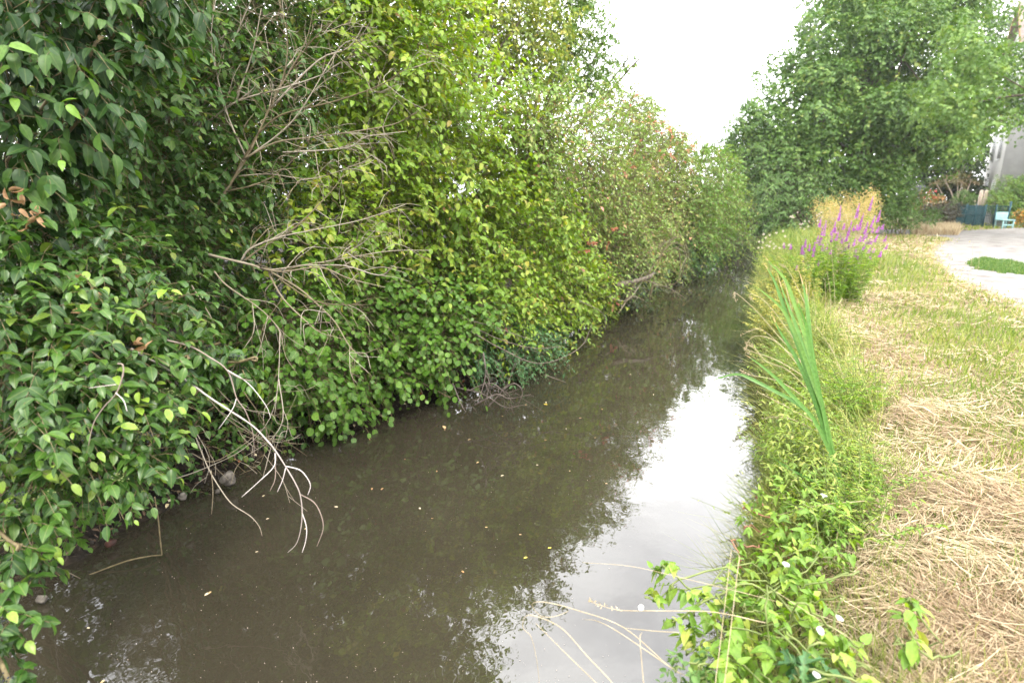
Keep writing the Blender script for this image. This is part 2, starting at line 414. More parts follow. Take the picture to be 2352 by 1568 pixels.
def build_water():
    ys = np.concatenate([np.arange(-12, 40, 1.0), np.arange(40, 130, 5)])
    V = []; fl = []
    for y in ys:
        V += [(xl(y) - .35, y, WATER), ((xl(y) + xr(y)) / 2, y, WATER), (xr(y) + .35, y, WATER)]
    for i in range(len(ys) - 1):
        a = i * 3; b = a + 3
        fl += [a, a+1, b+1, b, a+1, a+2, b+2, b+1]
    mb = MB(); mb.add(V, fl, [4] * (2 * (len(ys) - 1)))
    m, nt, out = new_mat('murky water')
    g = nt.nodes.new('ShaderNodeNewGeometry')
    n0 = nt.nodes.new('ShaderNodeTexNoise'); n0.inputs['Scale'].default_value = .9; n0.inputs['Detail'].default_value = 3
    nt.links.new(g.outputs['Position'], n0.inputs['Vector'])
    c = ramp(nt, [(.3, (.0245, .0208, .0135)), (.7, (.032, .0272, .0178))]); nt.links.new(n0.outputs['Fac'], c.inputs['Fac'])
    p = nt.nodes.new('ShaderNodeBsdfPrincipled'); p.inputs['Roughness'].default_value = .015; p.inputs['IOR'].default_value = 1.5
    p.inputs['Specular IOR Level'].default_value = 1.0
    nt.links.new(c.outputs[0], p.inputs['Base Color'])
    mp = nt.nodes.new('ShaderNodeMapping'); mp.inputs['Scale'].default_value = (1.0, .8, 1)
    nt.links.new(g.outputs['Position'], mp.inputs['Vector'])
    n1 = nt.nodes.new('ShaderNodeTexNoise'); n1.inputs['Scale'].default_value = 5.0; n1.inputs['Detail'].default_value = 3; n1.inputs['Roughness'].default_value = .5
    nt.links.new(mp.outputs[0], n1.inputs['Vector'])
    b = nt.nodes.new('ShaderNodeBump'); b.inputs['Strength'].default_value = .038; b.inputs['Distance'].default_value = .05
    nt.links.new(n1.outputs['Fac'], b.inputs['Height']); nt.links.new(b.outputs[0], p.inputs['Normal'])
    nt.links.new(p.outputs[0], out.inputs['Surface'])
    o = mb.build('water', m, smooth=True); tag(o, 'still murky brown canal water mirroring the pale sky', kind='structure')
build_water()

def flat_patch(name, outline, z, mat, label):
    """flat sheet from a closed outline (list of xy), fan of quads is avoided by bmesh fill"""
    import bmesh
    bm = bmesh.new()
    vs = [bm.verts.new((p[0], p[1], z)) for p in outline]
    bm.faces.new(vs)
    bmesh.ops.triangulate(bm, faces=bm.faces[:])
    bmesh.ops.recalc_face_normals(bm, faces=bm.faces[:])
    for f in bm.faces:
        if f.normal.z < 0: f.normal_flip()
    me = bpy.data.meshes.new(name); bm.to_mesh(me); bm.free()
    me.materials.append(mat)
    o = bpy.data.objects.new(name, me); COL.objects.link(o)
    tag(o, label, kind='structure')
    return o
M['gravel'] = noise_mat('pale gravel', [(.32, (.10, .088, .076)), (.45, (.165, .152, .138)), (.60, (.20, .188, .175)), (.72, (.235, .222, .206))], 2.2, .95, detail=15, bump=1.0)
edge_px = [(2700, 960), (2480, 800), (2352, 716), (2262, 680), (2190, 645), (2148, 610), (2133, 585), (2140, 565), (2168, 551), (2120, 545), (2040, 541), (1985, 536), (1990, 529), (2060, 528), (2200, 531), (2352, 524)]
edge = smooth_line([G(*p)[:2].tolist() + [0] for p in edge_px], 12)[:, :2]
_er = np.random.default_rng(9); edge = edge + (_er.normal(0, .035, edge.shape) + .09 * np.sin(np.arange(len(edge))[:, None] * np.array([.9, .7]))) * np.clip(1 - np.arange(len(edge)) / (len(edge) * .6), 0.05, 1)[:, None]
edge = edge.tolist()
edge += [(60, 44), (60, -8), (9, -8), (5, 0)]
flat_patch('path', edge, .03, M['gravel'], 'pale gravel path curving past the canal bank')


# ------------------------------------------------------------------ shrub builder
def sprigs(mb, tw, rng, clumps, L=.07, Wd=.042, cov=1.2, tl=.35, nodes=4, kind='mid', up=.15, out=.8, droop=.25, leafdroop=.35,
           lean=(0, 0, 0), fold=.35, bend=.25, inner=.5, single=False, twr=.0022, lit=0.0, rb=(0, 1), zflat=1.0, jitter=.35):
    """leafy twigs filling the outer part of each clump (centre, radius)"""
    lean = np.array(lean, float)
    for c, r in clumps:
        area = 4 * math.pi * r * r
        per = nodes * (1 if single else 2) + 1
        n = max(3, int(cov * area / (L * Wd * .65) / per))
        d = unit(rng.normal(0, 1, (n, 3)))
        rho = (inner + (1 - inner) * rng.random(n) ** .7)
        # uneven outline: the radius swells and shrinks with direction
        ph = rng.random(3) * 6.28
        wob = 1 + .16 * np.sin(4 * d[:, 0] + ph[0]) + .14 * np.sin(5 * d[:, 1] + 3 * d[:, 2] + ph[1]) + .10 * np.sin(9 * d[:, 2] + 4 * d[:, 0] + ph[2])
        P = np.array(c) + d * np.array([1, 1, zflat]) * (r * rho * wob)[:, None]
        T = unit(d * out + np.array([0, 0, up]) + lean + rng.normal(0, jitter, (n, 3)))
        tlen = np.minimum(tl, r * .9) * rng.uniform(.6, 1.25, n)
        base_r = rng.uniform(rb[0], rb[1], n)
        pts = []
        for k in range(nodes + 1):
            s = (k + .3) / (nodes + .3)
            q = P + T * (tlen * s)[:, None]; q[:, 2] -= droop * tlen * s * s
            pts.append(q)
        B = unit(np.cross(T, np.array([0, 0, 1.]) + rng.normal(0, .1, (n, 3))))
        C = np.cross(B, T)
        for k in range(nodes + 1):
            q = pts[k]
            last = k == nodes
            sides = (0,) if last else ((1 if k % 2 else -1,) if single else (1, -1))
            a = 0 if k % 2 == 0 else 1
            for sd in sides:
                ax = T * .9 if last else T * .55 + (B if (a == 0 or single) else (B * .55 + C * .75)) * sd * .85
                A = ax + rng.normal(0, .22, (n, 3)); A[:, 2] -= leafdroop * rng.uniform(.5, 1.5, n)
                N = np.array([0, 0, 1.]) + d * .45 + rng.normal(0, .32, (n, 3))
                sz = rng.uniform(.48, 1.24, n) * (1 - .18 * (k == nodes))
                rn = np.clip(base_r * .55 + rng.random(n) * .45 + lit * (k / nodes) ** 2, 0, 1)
                keep = rng.random(n) < .94
                leaves(mb, q[keep], A[keep], N[keep], (L * sz)[keep], (Wd * sz)[keep], rn[keep], kind, fold, bend * rng.uniform(.3, 1.6, keep.sum()))
        if tw is not None and twr > 0:
            root = P - d * (r * rng.uniform(.1, .35, n))[:, None]
            prisms(tw, root, P, twr * 1.5, twr * 1.2, rng.random(n))
            prisms(tw, P, pts[nodes // 2], twr * 1.2, twr * .9, rng.random(n))
            prisms(tw, pts[nodes // 2], pts[nodes], twr * .9, twr * .5, rng.random(n))

def stems(tw, rng, base, clumps, r0=.02, k=6, jit=.05):
    base = np.array(base, float)
    for c, r in clumps:
        c = np.array(c)
        b = base + rng.normal(0, .08, 3) * np.array([1, 1, .2])
        m1 = b * .6 + c * .4 + np.array([0, 0, .12 * np.linalg.norm(c - b)]) + rng.normal(0, jit * 1.5, 3)
        ln = smooth_line([b, m1, c, c + unit(c - m1) * r * .5], 5)
        tube(tw, ln, r0 * rng.uniform(.7, 1.2), .004, 5, rng.random(), jit * .15, rng)

def shrub(name, label, cat, specs, leaf, wood='twig', seed=0, mode='wall', off=.1, t=None, base=None, group=None, r0=.018, bulge=.22, **kw):
    """specs: (picture x, picture y, radius in picture px[, offset or depth])"""
    rng = np.random.default_rng(seed)
    cl = []
    for s in specs:
        o = s[3] if len(s) > 3 else None
        if mode == 'wall':
            p, d = WL(s[0], s[1], (off if o is None else o) + rng.uniform(-bulge, bulge))
        else:
            d = t if o is None else o; p = W(s[0], s[1], d)
        r = s[2] * d / F0
        dirn = unit(p - CAM)
        cl.append((p + dirn * r * .6, r))
    if base is None:
        ce = np.mean([c for c, r in cl], axis=0)
        bx = min(ce[0] - .3, float(xl(ce[1])) - .5)
        base = (bx, ce[1], -.08)
    th = thing(name, base, label, cat, group)
    lf, tw = MB(), MB()
    sprigs(lf, tw, rng, cl, **kw)
    stems(tw, rng, base, cl, r0)
    lf.build('foliage', M[leaf], th)
    tw.build('branches', M[wood], th, smooth=True)
    return th, cl, rng

# ------------------------------------------------------------------ left bank, near to far
# glossy dogwood hanging over the water in the lower left
dog_specs = [(60,560,120,2.75),(190,610,130,2.85),(310,720,105,2.8),(95,780,140,2.6),(250,850,125,2.65),(80,950,130,2.45),(200,1010,110,2.5),(345,880,85,2.75),
             (300,990,90,2.6),(430,790,50,2.9),(60,1110,90,2.4),(320,1090,60,2.6),(20,1240,70,2.25),(25,1420,62,2.15),(20,690,130,2.6),
             (470,800,40,2.95),(550,830,45,3.0),(140,700,120,2.7),(10,850,120,2.5),(400,830,60,2.8),(20,1560,30,2.05)]
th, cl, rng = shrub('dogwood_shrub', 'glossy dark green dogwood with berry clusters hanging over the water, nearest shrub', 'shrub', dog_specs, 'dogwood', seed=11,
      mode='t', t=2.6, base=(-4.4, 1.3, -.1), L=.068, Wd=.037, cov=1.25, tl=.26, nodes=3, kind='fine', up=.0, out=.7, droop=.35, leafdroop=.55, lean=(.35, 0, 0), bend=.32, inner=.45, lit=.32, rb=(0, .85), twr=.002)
bb = MB()
for c, r in cl:
    for i in range(3 if r > .15 else 1):
        d = unit(rng.normal(0, 1, 3) + np.array([.7, -.7, .1])); q = c + d * r * 1.0
        n = 26
        P = q + rng.normal(0, .017, (n, 3)) * np.array([1.3, 1.3, .7])
        blobs(bb, P, rng.uniform(.0028, .0042, n), np.full(n, rng.choice([.2, .8])) + rng.uniform(-.15, .15, n))
        prisms(bb, np.repeat((q - np.array([0, 0, .03]))[None], n, 0), P, .0007, .0006, np.full(n, .75))
bb.build('berries', M['berry'], th)
wl = MB()
for (px, py, t) in [(50,450,2.7),(90,480,2.7),(30,480,2.7),(70,510,2.7),(200,690,2.75),(195,650,2.75),(190,710,2.75),(330,790,2.75)]:
    n = 4; c = W(px, py, t - .08)
    leaves(wl, c + rng.normal(0, .02, (n, 3)), rng.normal(0, 1, (n, 3)) + np.array([0, 0, -1.]), rng.normal(0, 1, (n, 3)), .05, .022, rng.random(n), 'fine', .7, .5)
wl.build('withered_leaves', M['deadleaf'], th)

# bright young shoots
shrub('low_creeper', 'small light green leafy shoots trailing down the muddy bank near the water', 'plant',
      [(100,1170,60,2.95),(170,1200,40,2.95),(60,1150,60,2.9),(130,1130,50,3.0)], 'hazel', seed=12, mode='t', t=3.0, base=(-4.2, 1.7, -.2),
      L=.05, Wd=.032, cov=.8, tl=.25, nodes=4, kind='full', droop=.5, lean=(.3, 0, -.1), inner=.2)
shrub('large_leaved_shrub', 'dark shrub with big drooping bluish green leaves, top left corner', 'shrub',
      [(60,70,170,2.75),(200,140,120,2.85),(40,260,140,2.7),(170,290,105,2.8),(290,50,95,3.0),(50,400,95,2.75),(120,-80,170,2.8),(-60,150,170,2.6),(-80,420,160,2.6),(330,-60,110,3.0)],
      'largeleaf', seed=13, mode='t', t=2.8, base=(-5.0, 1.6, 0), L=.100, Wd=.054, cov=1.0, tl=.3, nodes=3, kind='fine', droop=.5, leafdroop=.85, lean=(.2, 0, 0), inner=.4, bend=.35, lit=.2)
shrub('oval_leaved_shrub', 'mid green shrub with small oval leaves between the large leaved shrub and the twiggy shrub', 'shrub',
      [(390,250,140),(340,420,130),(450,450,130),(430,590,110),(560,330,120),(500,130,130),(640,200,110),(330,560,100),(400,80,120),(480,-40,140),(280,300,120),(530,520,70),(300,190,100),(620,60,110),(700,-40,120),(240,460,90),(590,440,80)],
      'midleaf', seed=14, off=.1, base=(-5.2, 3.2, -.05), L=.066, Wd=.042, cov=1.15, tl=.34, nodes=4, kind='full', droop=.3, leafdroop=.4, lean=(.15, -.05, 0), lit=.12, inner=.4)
shrub('wild_shrub', 'dark leafy shrub in deep shade low on the bank behind the dead white branch', 'shrub',
      [(540,700,90),(470,760,80),(560,800,90),(480,900,90),(420,1000,80),(1080,850,50,-.1),(1150,860,44,-.1),(1000,880,40,-.15),(560,930,80),(640,960,60),(350,1120,70),(260,1130,70),(520,1000,60),(440,660,80)],
      'midleaf', seed=15, off=-.15, L=.062, Wd=.045, cov=.85, tl=.3, nodes=4, kind='full', droop=.4, leafdroop=.5, inner=.3)
shrub('hazel_bush', 'bright green bush of round leaves spilling to the waterline', 'shrub',
      [(640,720,110),(780,740,100),(870,690,100),(745,890,62),(800,920,58),(885,790,85),(1000,770,80),(690,850,80),(1010,870,42),(940,860,40),(830,840,70),(1060,700,90),(960,680,100),(730,640,90),(640,860,50),(760,955,26),(1020,905,16)],
      'hazel', seed=16, off=.25, L=.066, Wd=.058, cov=1.05, tl=.32, nodes=4, kind='round', single=True, droop=.55, leafdroop=.75, lean=(.25, -.1, 0), fold=.15, bend=.15, inner=.35)
shrub('yellow_dogwood', 'big yellow green dogwood shrub arching from high up down to the water', 'shrub',
      [(870,180,140),(960,310,150),(1050,430,150),(890,450,120),(1000,560,130),(1130,570,125),(1240,620,110),(1320,665,80),(1150,700,100),(1090,270,125),(1175,370,115),(1205,490,105),(800,320,110),(960,90,140),(780,480,110),(690,400,110),(1255,745,60),(1080,640,110),(830,560,90),(1355,690,42),(740,200,110),(800,60,120),(900,-60,150),(1290,570,60),(700,560,80)],
      'yellowgreen', seed=17, off=.15, base=(-4.6, 6.4, 0), L=.074, Wd=.044, cov=1.15, tl=.42, nodes=5, kind='full', droop=.4, leafdroop=.4, lean=(.25, -.1, .1), inner=.45, bend=.28, bulge=.25)
shrub('creeping_shrub', 'bluish green small leaved plant trailing into the water under the yellow green dogwood', 'plant',
      [(1150,800,62),(1215,790,58),(1255,770,45),(1130,760,60),(1190,840,32),(1270,800,26),(1100,820,36)], 'bramble', seed=18, off=.32,
      L=.05, Wd=.026, cov=1.0, tl=.3, nodes=5, kind='mid', droop=.8, leafdroop=.6, inner=.3)
shrub('yellowing_tree', 'tall tree with yellowing leaves rising behind the yellow green dogwood', 'tree',
      [(1060,50,120,11.5),(1150,20,110,11.5),(1110,140,90,11.5),(1210,130,75,11.5),(1250,60,60,11.5),(1000,-60,120,11),(1120,-90,130,11.5),(1180,70,60,11)], 'yellowtree', wood='bark', seed=19, mode='t', t=11, base=(-7.2, 9.5, 0),
      r0=.06, L=.10, Wd=.055, cov=.8, tl=.5, nodes=4, kind='mid', inner=.3, droop=.4, leafdroop=.6)
shrub('slim_tree', 'slender green tree whose thin crown edges the white sky above the left bank', 'tree',
      [(1330,60,80,13),(1300,150,80,13),(1280,10,80,13),(1370,140,55,13.5),(1385,190,40,13.5),(1340,220,60,13),(1250,-50,90,13),(1395,80,26,13.5),(1430,150,22,13.5),(1240,200,70,12.5),(1350,-20,60,13),(1460,145,9,13.5)], 'fargreen', wood='bark', seed=20, mode='t', t=13, base=(-6.0, 13.5, 0),
      r0=.05, L=.085, Wd=.045, cov=.75, tl=.5, nodes=5, kind='mid', inner=.25, droop=.4, leafdroop=.5)
shrub('reddening_shrub', 'olive twiggy shrub with scattered reddish leaves leaning over the canal', 'shrub',
      [(1230,280,100),(1320,340,100),(1385,430,100),(1300,450,90),(1440,340,85),(1440,520,85),(1375,555,80),(1430,600,55),(1420,250,60),(1250,370,80),(1340,530,60),(1400,640,32)],
      'olive', seed=21, off=.3, L=.066, Wd=.036, cov=.85, tl=.6, nodes=5, kind='mid', inner=.3, twr=.004, droop=.35, leafdroop=.4)
shrub('pinkish_shrub', 'browner twiggy shrub with pink tinged leaves between reddening shrub and far green bush', 'shrub',
      [(1510,330,60),(1500,420,75),(1530,480,70),(1490,520,60),(1540,390,55),(1480,260,40),(1550,340,35),(1505,570,40),(1470,400,60)],
      'olive', seed=22, off=.2, L=.075, Wd=.04, cov=.8, tl=.7, nodes=5, kind='mid', inner=.3, twr=.005, droop=.35, rb=(.35, 1))
shrub('red_leaved_shrub', 'sparse shrub with coral red leaves scattered among the olive twigs', 'shrub',
      [(1490,290,26),(1530,350,22),(1440,385,18),(1565,375,20),(1345,330,14),(1450,235,18),(1400,540,16),(1360,565,13),(1410,690,11),(1545,300,16),(1500,395,18),(1465,330,14),(1580,340,14),(1430,470,12)],
      'redspray', seed=28, off=.6, L=.055, Wd=.028, cov=.17, tl=.5, nodes=4, kind='mid', inner=.1, twr=.004, droop=.3)
shrub('bank_shrub', 'brownish low scrub covering the left bank at the waterline below the reddening shrub', 'shrub',
      [(1400,670,34),(1440,650,36),(1480,640,34),(1520,625,34),(1550,600,36),(1460,610,40),(1500,590,40),(1360,715,24),(1420,690,18),(1500,650,14)],
      'olive', seed=27, off=.15, L=.06, Wd=.03, cov=.9, tl=.5, nodes=5, kind='mid', inner=.2, twr=.004, droop=.6, leafdroop=.6)
shrub('far_bush', 'rounded green bush at the bend of the left bank, far down the canal', 'shrub',
      [(1600,400,60),(1645,390,48),(1620,480,75),(1660,460,50),(1590,540,60),(1650,540,62),(1690,555,34),(1570,460,60),(1635,355,25),(1600,345,26),(1680,430,26),(1705,590,20),(1560,330,22)],
      'fargreen', seed=23, off=.45, L=.10, Wd=.05, cov=.95, tl=.7, nodes=5, kind='mid', inner=.35, twr=.005, droop=.5)
shrub('bank_grass_clump', 'fresh green grassy plants drooping off the far left bank below the far bush', 'plant',
      [(1700,585,26),(1670,590,26),(1620,595,25),(1580,590,24)], 'bramble', seed=24, off=.6, L=.16, Wd=.02, cov=1.0, tl=.3, nodes=5, kind='low', inner=.2, droop=1.2, leafdroop=1)
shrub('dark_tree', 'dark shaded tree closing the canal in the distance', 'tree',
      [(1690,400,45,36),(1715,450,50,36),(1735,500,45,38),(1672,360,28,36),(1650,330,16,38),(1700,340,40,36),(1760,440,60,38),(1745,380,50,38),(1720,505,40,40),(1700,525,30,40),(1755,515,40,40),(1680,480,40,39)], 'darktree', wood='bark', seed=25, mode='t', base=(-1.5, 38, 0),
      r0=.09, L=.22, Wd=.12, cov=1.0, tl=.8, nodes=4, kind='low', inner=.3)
shrub('bluish_treetop', 'small bluish green treetop peeking over the pinkish shrub against the sky', 'tree',
      [(1475,235,30,28),(1500,255,26,28),(1450,230,20,28),(1490,300,40,28)], 'poplar', wood='bark', seed=26, mode='t', base=(-7.5, 28, 0),
      r0=.08, L=.16, Wd=.06, cov=.6, tl=.8, nodes=4, kind='low', inner=.2)
# plants showing through the gaps, plus unseen ones added to block sky reflections
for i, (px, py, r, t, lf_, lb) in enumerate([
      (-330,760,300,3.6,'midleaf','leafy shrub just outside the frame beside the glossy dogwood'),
      (-420,1250,260,3.0,'midleaf','leafy low shrub just outside the frame over the near water'),  # both shrubs unseen, added to keep bright sky out of the near water
      (420,350,190,6.3,'darktree','dense dark undershrub in shade behind the oval leaved shrub'),  # added to cut the bright ripples in the lower left water
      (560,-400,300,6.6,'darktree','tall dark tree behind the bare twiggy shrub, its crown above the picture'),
      (150,-520,330,7.0,'darktree','tall dark tree behind the large leaved shrub, its crown above the picture'),  # both crowns unseen, added to block the sky mirrored at lower left
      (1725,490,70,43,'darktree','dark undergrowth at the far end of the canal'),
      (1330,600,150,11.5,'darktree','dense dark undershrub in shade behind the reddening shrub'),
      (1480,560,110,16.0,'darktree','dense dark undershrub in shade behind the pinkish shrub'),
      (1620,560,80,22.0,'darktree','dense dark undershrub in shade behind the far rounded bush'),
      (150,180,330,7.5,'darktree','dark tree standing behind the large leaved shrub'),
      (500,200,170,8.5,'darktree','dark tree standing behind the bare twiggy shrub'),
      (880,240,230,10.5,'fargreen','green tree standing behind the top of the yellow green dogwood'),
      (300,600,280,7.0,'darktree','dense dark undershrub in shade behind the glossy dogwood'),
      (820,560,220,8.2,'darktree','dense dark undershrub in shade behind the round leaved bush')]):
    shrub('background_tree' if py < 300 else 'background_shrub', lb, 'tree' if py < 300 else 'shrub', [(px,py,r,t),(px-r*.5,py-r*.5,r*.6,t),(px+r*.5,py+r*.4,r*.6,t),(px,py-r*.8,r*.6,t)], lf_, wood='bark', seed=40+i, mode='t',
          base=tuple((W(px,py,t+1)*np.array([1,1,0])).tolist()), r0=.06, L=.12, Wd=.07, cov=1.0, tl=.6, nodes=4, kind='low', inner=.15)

# ------------------------------------------------------------------ dead branches
def dead(name, label, lines, mat='deadwood', r0=.006, r1=.0016, seed=0, subs=5, sublen=.35, cat='branch', group=None, droop=-.15, gen=2, base=None):
    rng = np.random.default_rng(seed)
    mb = MB()
    def grow(ln, ra, rb_, g):
        tube(mb, ln, ra, rb_, 5 if g else 6, rng.random(), 0, rng)
        if g >= gen: return
        total = np.linalg.norm(np.diff(ln, axis=0), axis=1).sum()
        ns = rng.poisson(subs * (1 if g == 0 else .6) * min(1.5, total / .8))
        for i in range(ns):
            k = rng.integers(max(1, len(ln) // 5), len(ln) - 1)
            T = unit(ln[k] - ln[k - 1])
            d = unit(T * .9 + rng.normal(0, .5, 3))
            l = sublen * rng.uniform(.35, 1.1) * (.6 ** g)
            p0 = ln[k]; bow = rng.normal(0, .16, 3) * l
            p1 = p0 + d * l * .5 + bow; p2 = p0 + d * l + np.array([0, 0, droop * l]) + bow * rng.uniform(-.5, 1.6)
            rr = (ra + (rb_ - ra) * k / len(ln)) * .62
            grow(smooth_line([p0, p1, p2], 4), max(rr, .0016), .0010, g + 1)
    for spec in lines:
        pts = spec[0]; ts = spec[1]; sc = spec[2] if len(spec) > 2 else 1
        n = len(pts); tt = np.linspace(ts[0], ts[1], n)
        P = np.array([W(p[0], p[1], t) for p, t in zip(pts, tt)])
        grow(smooth_line(P, 4), r0 * sc, r1, 0 if (len(spec) < 4 or spec[3]) else gen)
    o = mb.build(name, M[mat], smooth=True)
    tag(o, label, cat, group)
    return o
dead('dead_branch', 'long white bleached branch hanging down to the water with curved forked tips',
     [([(301,801),(345,825),(393,852),(427,872),(478,910),(530,944),(581,978),(615,1013),(632,1034),(656,1071),(680,1112),(690,1139),(694,1177),(690,1218),(680,1249),(661,1268)], (2.75,3.15), 1, 0),
      ([(656,1070),(687,1078),(704,1095),(713,1115),(707,1136)], (2.98,2.98), .5, 0), ([(688,1134),(721,1153),(738,1184),(742,1215),(728,1254)], (3.05,3.02), .5, 0),
      ([(694,1177),(704,1211),(702,1242),(694,1268)], (3.08,3.05), .45, 0), ([(632,1040),(629,1071),(595,1105),(555,1141)], (2.97,2.9), .5, 0),
      ([(632,1050),(632,1098),(620,1127)], (2.97,2.95), .45, 0), ([(656,1074),(649,1102),(637,1129)], (2.98,2.98), .45, 0)], 'palewood', r0=.0062, r1=.0018, seed=1)
dead('dead_branch', 'white forked dry branch arching out of the glossy dogwood beside the long hanging one',
     [([(379,780),(434,794),(478,818),(523,852),(543,913),(564,944),(581,995),(584,1050)], (2.8,2.95), 1, 0), ([(523,852),(554,869),(581,874)], (2.85,2.85), .7, 0),
      ([(543,915),(533,941),(502,985)], (2.9,2.85), .5, 0), ([(523,850),(570,880),(610,930),(622,960)], (2.85,2.9), .5, 0)], 'palewood', r0=.0052, r1=.0014, seed=2)
dead('dead_twig', 'small white Y shaped twig in front of the glossy dogwood leaves',
     [([(270,835),(282,838),(282,862),(267,903),(239,934),(215,972),(203,1023)], (2.28,2.25), 1, 0), ([(267,883),(240,886),(205,891)], (2.27,2.25), .6, 0), ([(266,902),(284,920),(292,944)], (2.26,2.25), .6, 0)], 'palewood', r0=.0036, r1=.0013, seed=3, cat='twig')
dead('dead_branch', 'thin brown drooping twig reaching over the dark water left of the white branch tips',
     [([(448,1000),(478,1074),(506,1122),(533,1157),(574,1184),(595,1208),(602,1230)], (3.05,3.1), 1, 0), ([(485,1080),(489,1130),(486,1180)], (3.05,3.05), .7, 0), ([(440,1040),(490,1060),(560,1020),(600,985)], (3.05,3.2), .7, 0)], 'deadwood', r0=.0036, r1=.0013, seed=4, subs=2)
dead('tangled_twigs', 'tangle of curved grey brown twigs behind the white branch above the mud', 
     [([(400,1100),(470,1075),(560,1030),(620,960),(640,880)], (3.5,3.7)), ([(430,960),(480,1050),(470,1110)], (3.4,3.4)), ([(560,900),(610,980),(600,1060),(550,1090)], (3.5,3.5)),
      ([(640,870),(650,960),(620,1010),(560,1050)], (3.6,3.5)), ([(520,930),(560,1000),(640,1010)], (3.4,3.5)), ([(450,880),(520,960),(590,1000),(650,1010)], (3.3,3.5)), ([(480,870),(540,930),(620,950)], (3.3,3.5))], 'deadwood', r0=.0035, r1=.0012, seed=5, subs=6, sublen=.3, cat='twigs')
dead('dead_branch', 'grey dry branch drooping in front of the shaded leaves above the white forked branch',
     [([(492,623),(519,654),(578,695),(615,725),(643,763),(656,818),(684,859)], (4.0,4.0)), ([(643,763),(640,860),(630,960)], (4.0,3.9), .6), ([(580,697),(583,760),(560,800)], (4,3.9), .5), ([(440,655),(480,720),(490,740)], (3.9,3.9), .8, 0), ([(615,725),(600,790),(585,830)], (4,4), .5)], 'deadwood', r0=.006, r1=.0014, seed=6, subs=3, sublen=.3)
dead('dead_shrub', 'low fan of bare yellow grey branches spreading in front of the round leaved bush',
     [([(480,585),(526,596),(581,609),(615,620),(683,611),(752,600),(803,591),(900,576),(990,575)], (3.95,3.65), 1.3), ([(615,621),(683,660),(728,698),(769,739),(803,795),(830,812),(868,800)], (3.85,3.45)),
      ([(600,616),(650,624),(735,614),(803,640),(885,660)], (3.85,3.45)), ([(618,628),(649,684),(700,735),(735,763),(783,777)], (3.85,3.45), .8), ([(553,600),(575,571),(640,545),(720,528),(830,505),(930,470)], (3.95,3.75)),
      ([(760,600),(830,560),(860,530)], (3.75,3.45), .5), ([(700,610),(790,610),(870,632),(905,610)], (3.75,3.35), .7), ([(560,600),(600,570),(680,520),(760,440),(790,400)], (3.95,3.85), .9), ([(640,640),(720,690),(800,700),(835,690)], (3.75,3.45), .7)],
     'deadwood', r0=.0075, r1=.0018, seed=7, subs=7, sublen=.34, cat='shrub')
dead('dead_shrub', 'tall fan of bare grey branches rising in front of the leafy wall, the upper one',
     [([(500,470),(533,417),(560,372),(581,335),(608,273),(632,222),(700,100),(720,20)], (4.15,3.95), 1.5), ([(560,366),(632,328),(720,315),(803,304),(900,287),(945,265),(982,239)], (4.05,3.65)),
      ([(540,400),(580,330),(600,300),(649,263),(746,239),(814,219),(883,191),(924,164),(968,152)], (4.15,3.65), 1.2), ([(478,280),(547,232),(649,203),(742,171),(760,150)], (4.15,3.75)), ([(564,359),(526,273),(500,180),(485,92),(495,0)], (4.15,3.85)),
      ([(650,350),(746,345),(807,337),(842,314),(934,302)], (3.95,3.55), .8), ([(605,280),(650,180),(660,90),(640,0)], (4.15,3.85)), ([(620,250),(730,140),(800,110),(840,50)], (4.05,3.75)), ([(540,240),(580,120),(600,20)], (4.15,3.95)),
      ([(545,405),(620,400),(720,410),(840,370)], (4.05,3.65), .8), ([(440,300),(520,130),(560,40),(590,-30)], (4.35,4.05)), ([(660,170),(720,90),(790,30)], (4.05,3.75), .8), ([(570,360),(650,300),(700,240),(780,110),(835,90)], (4.05,3.75), .8), ([(520,440),(600,420),(660,380),(700,330)],(4.05,3.75),.8)],
     'deadwood', r0=.0072, r1=.0016, seed=8, subs=8, sublen=.36, cat='shrub')
dead('driftwood', 'tangle of bare roots and sticks lying at the waterline below the yellow green dogwood',
     [([(1040,880),(1060,930),(1070,945)], (6.0,5.8)), ([(1050,890),(1110,905),(1160,935),(1200,930)], (6.1,6.0)), ([(1110,810),(1115,860),(1100,915),(1085,918)], (5.8,5.7)), ([(1090,930),(1140,905),(1170,915),(1220,905)], (6.0,6.0)),
      ([(1150,900),(1180,880),(1200,900),(1190,930)], (6.1,6.1)), ([(1070,900),(1130,880),(1180,925)], (6.1,6)), ([(1120,935),(1160,890),(1175,860)], (6.1,6.1))], 'driftgrey', r0=.008, r1=.002, seed=9, subs=6, sublen=.3, cat='driftwood')
dead('dead_branch', 'long dark branches bowing down to touch the water under the yellow green dogwood',
     [([(1080,760),(1150,800),(1240,835),(1330,800),(1360,745)], (6.2,6.9), 1, 0), ([(1075,745),(1150,780),(1230,800),(1290,795)], (6.2,6.7), .8), ([(1060,730),(1130,750),(1220,780)], (6.2,6.5), .8), ([(1250,860),(1300,878)], (6.4,6.4), .6, 0), ([(1330,690),(1385,720),(1390,760)], (7.5,7.6), .7, 0)],
     'darkstick', r0=.008, r1=.003, seed=10, subs=2, sublen=.3)
dead('bramble_canes', 'arching pale bramble canes looping over the far left waterline',
     [([(1490,690),(1520,580),(1560,545),(1580,590),(1570,650)], (11.3,11.6)), ([(1480,640),(1540,560),(1575,580),(1565,640)], (11.3,11.6)), ([(1500,600),(1555,570),(1560,640),(1530,660)], (11.6,11.6)), ([(1430,700),(1460,650),(1500,650),(1490,690)], (10.6,10.8)),
      ([(1420,720),(1450,680),(1480,690)], (10.3,10.5)), ([(1440,640),(1490,580),(1540,550)], (10.8,11.4)), ([(1395,680),(1440,690),(1480,640)],(10.3,10.8))], 'deadwood', r0=.012, r1=.005, seed=11, subs=4, sublen=.6, cat='bramble')
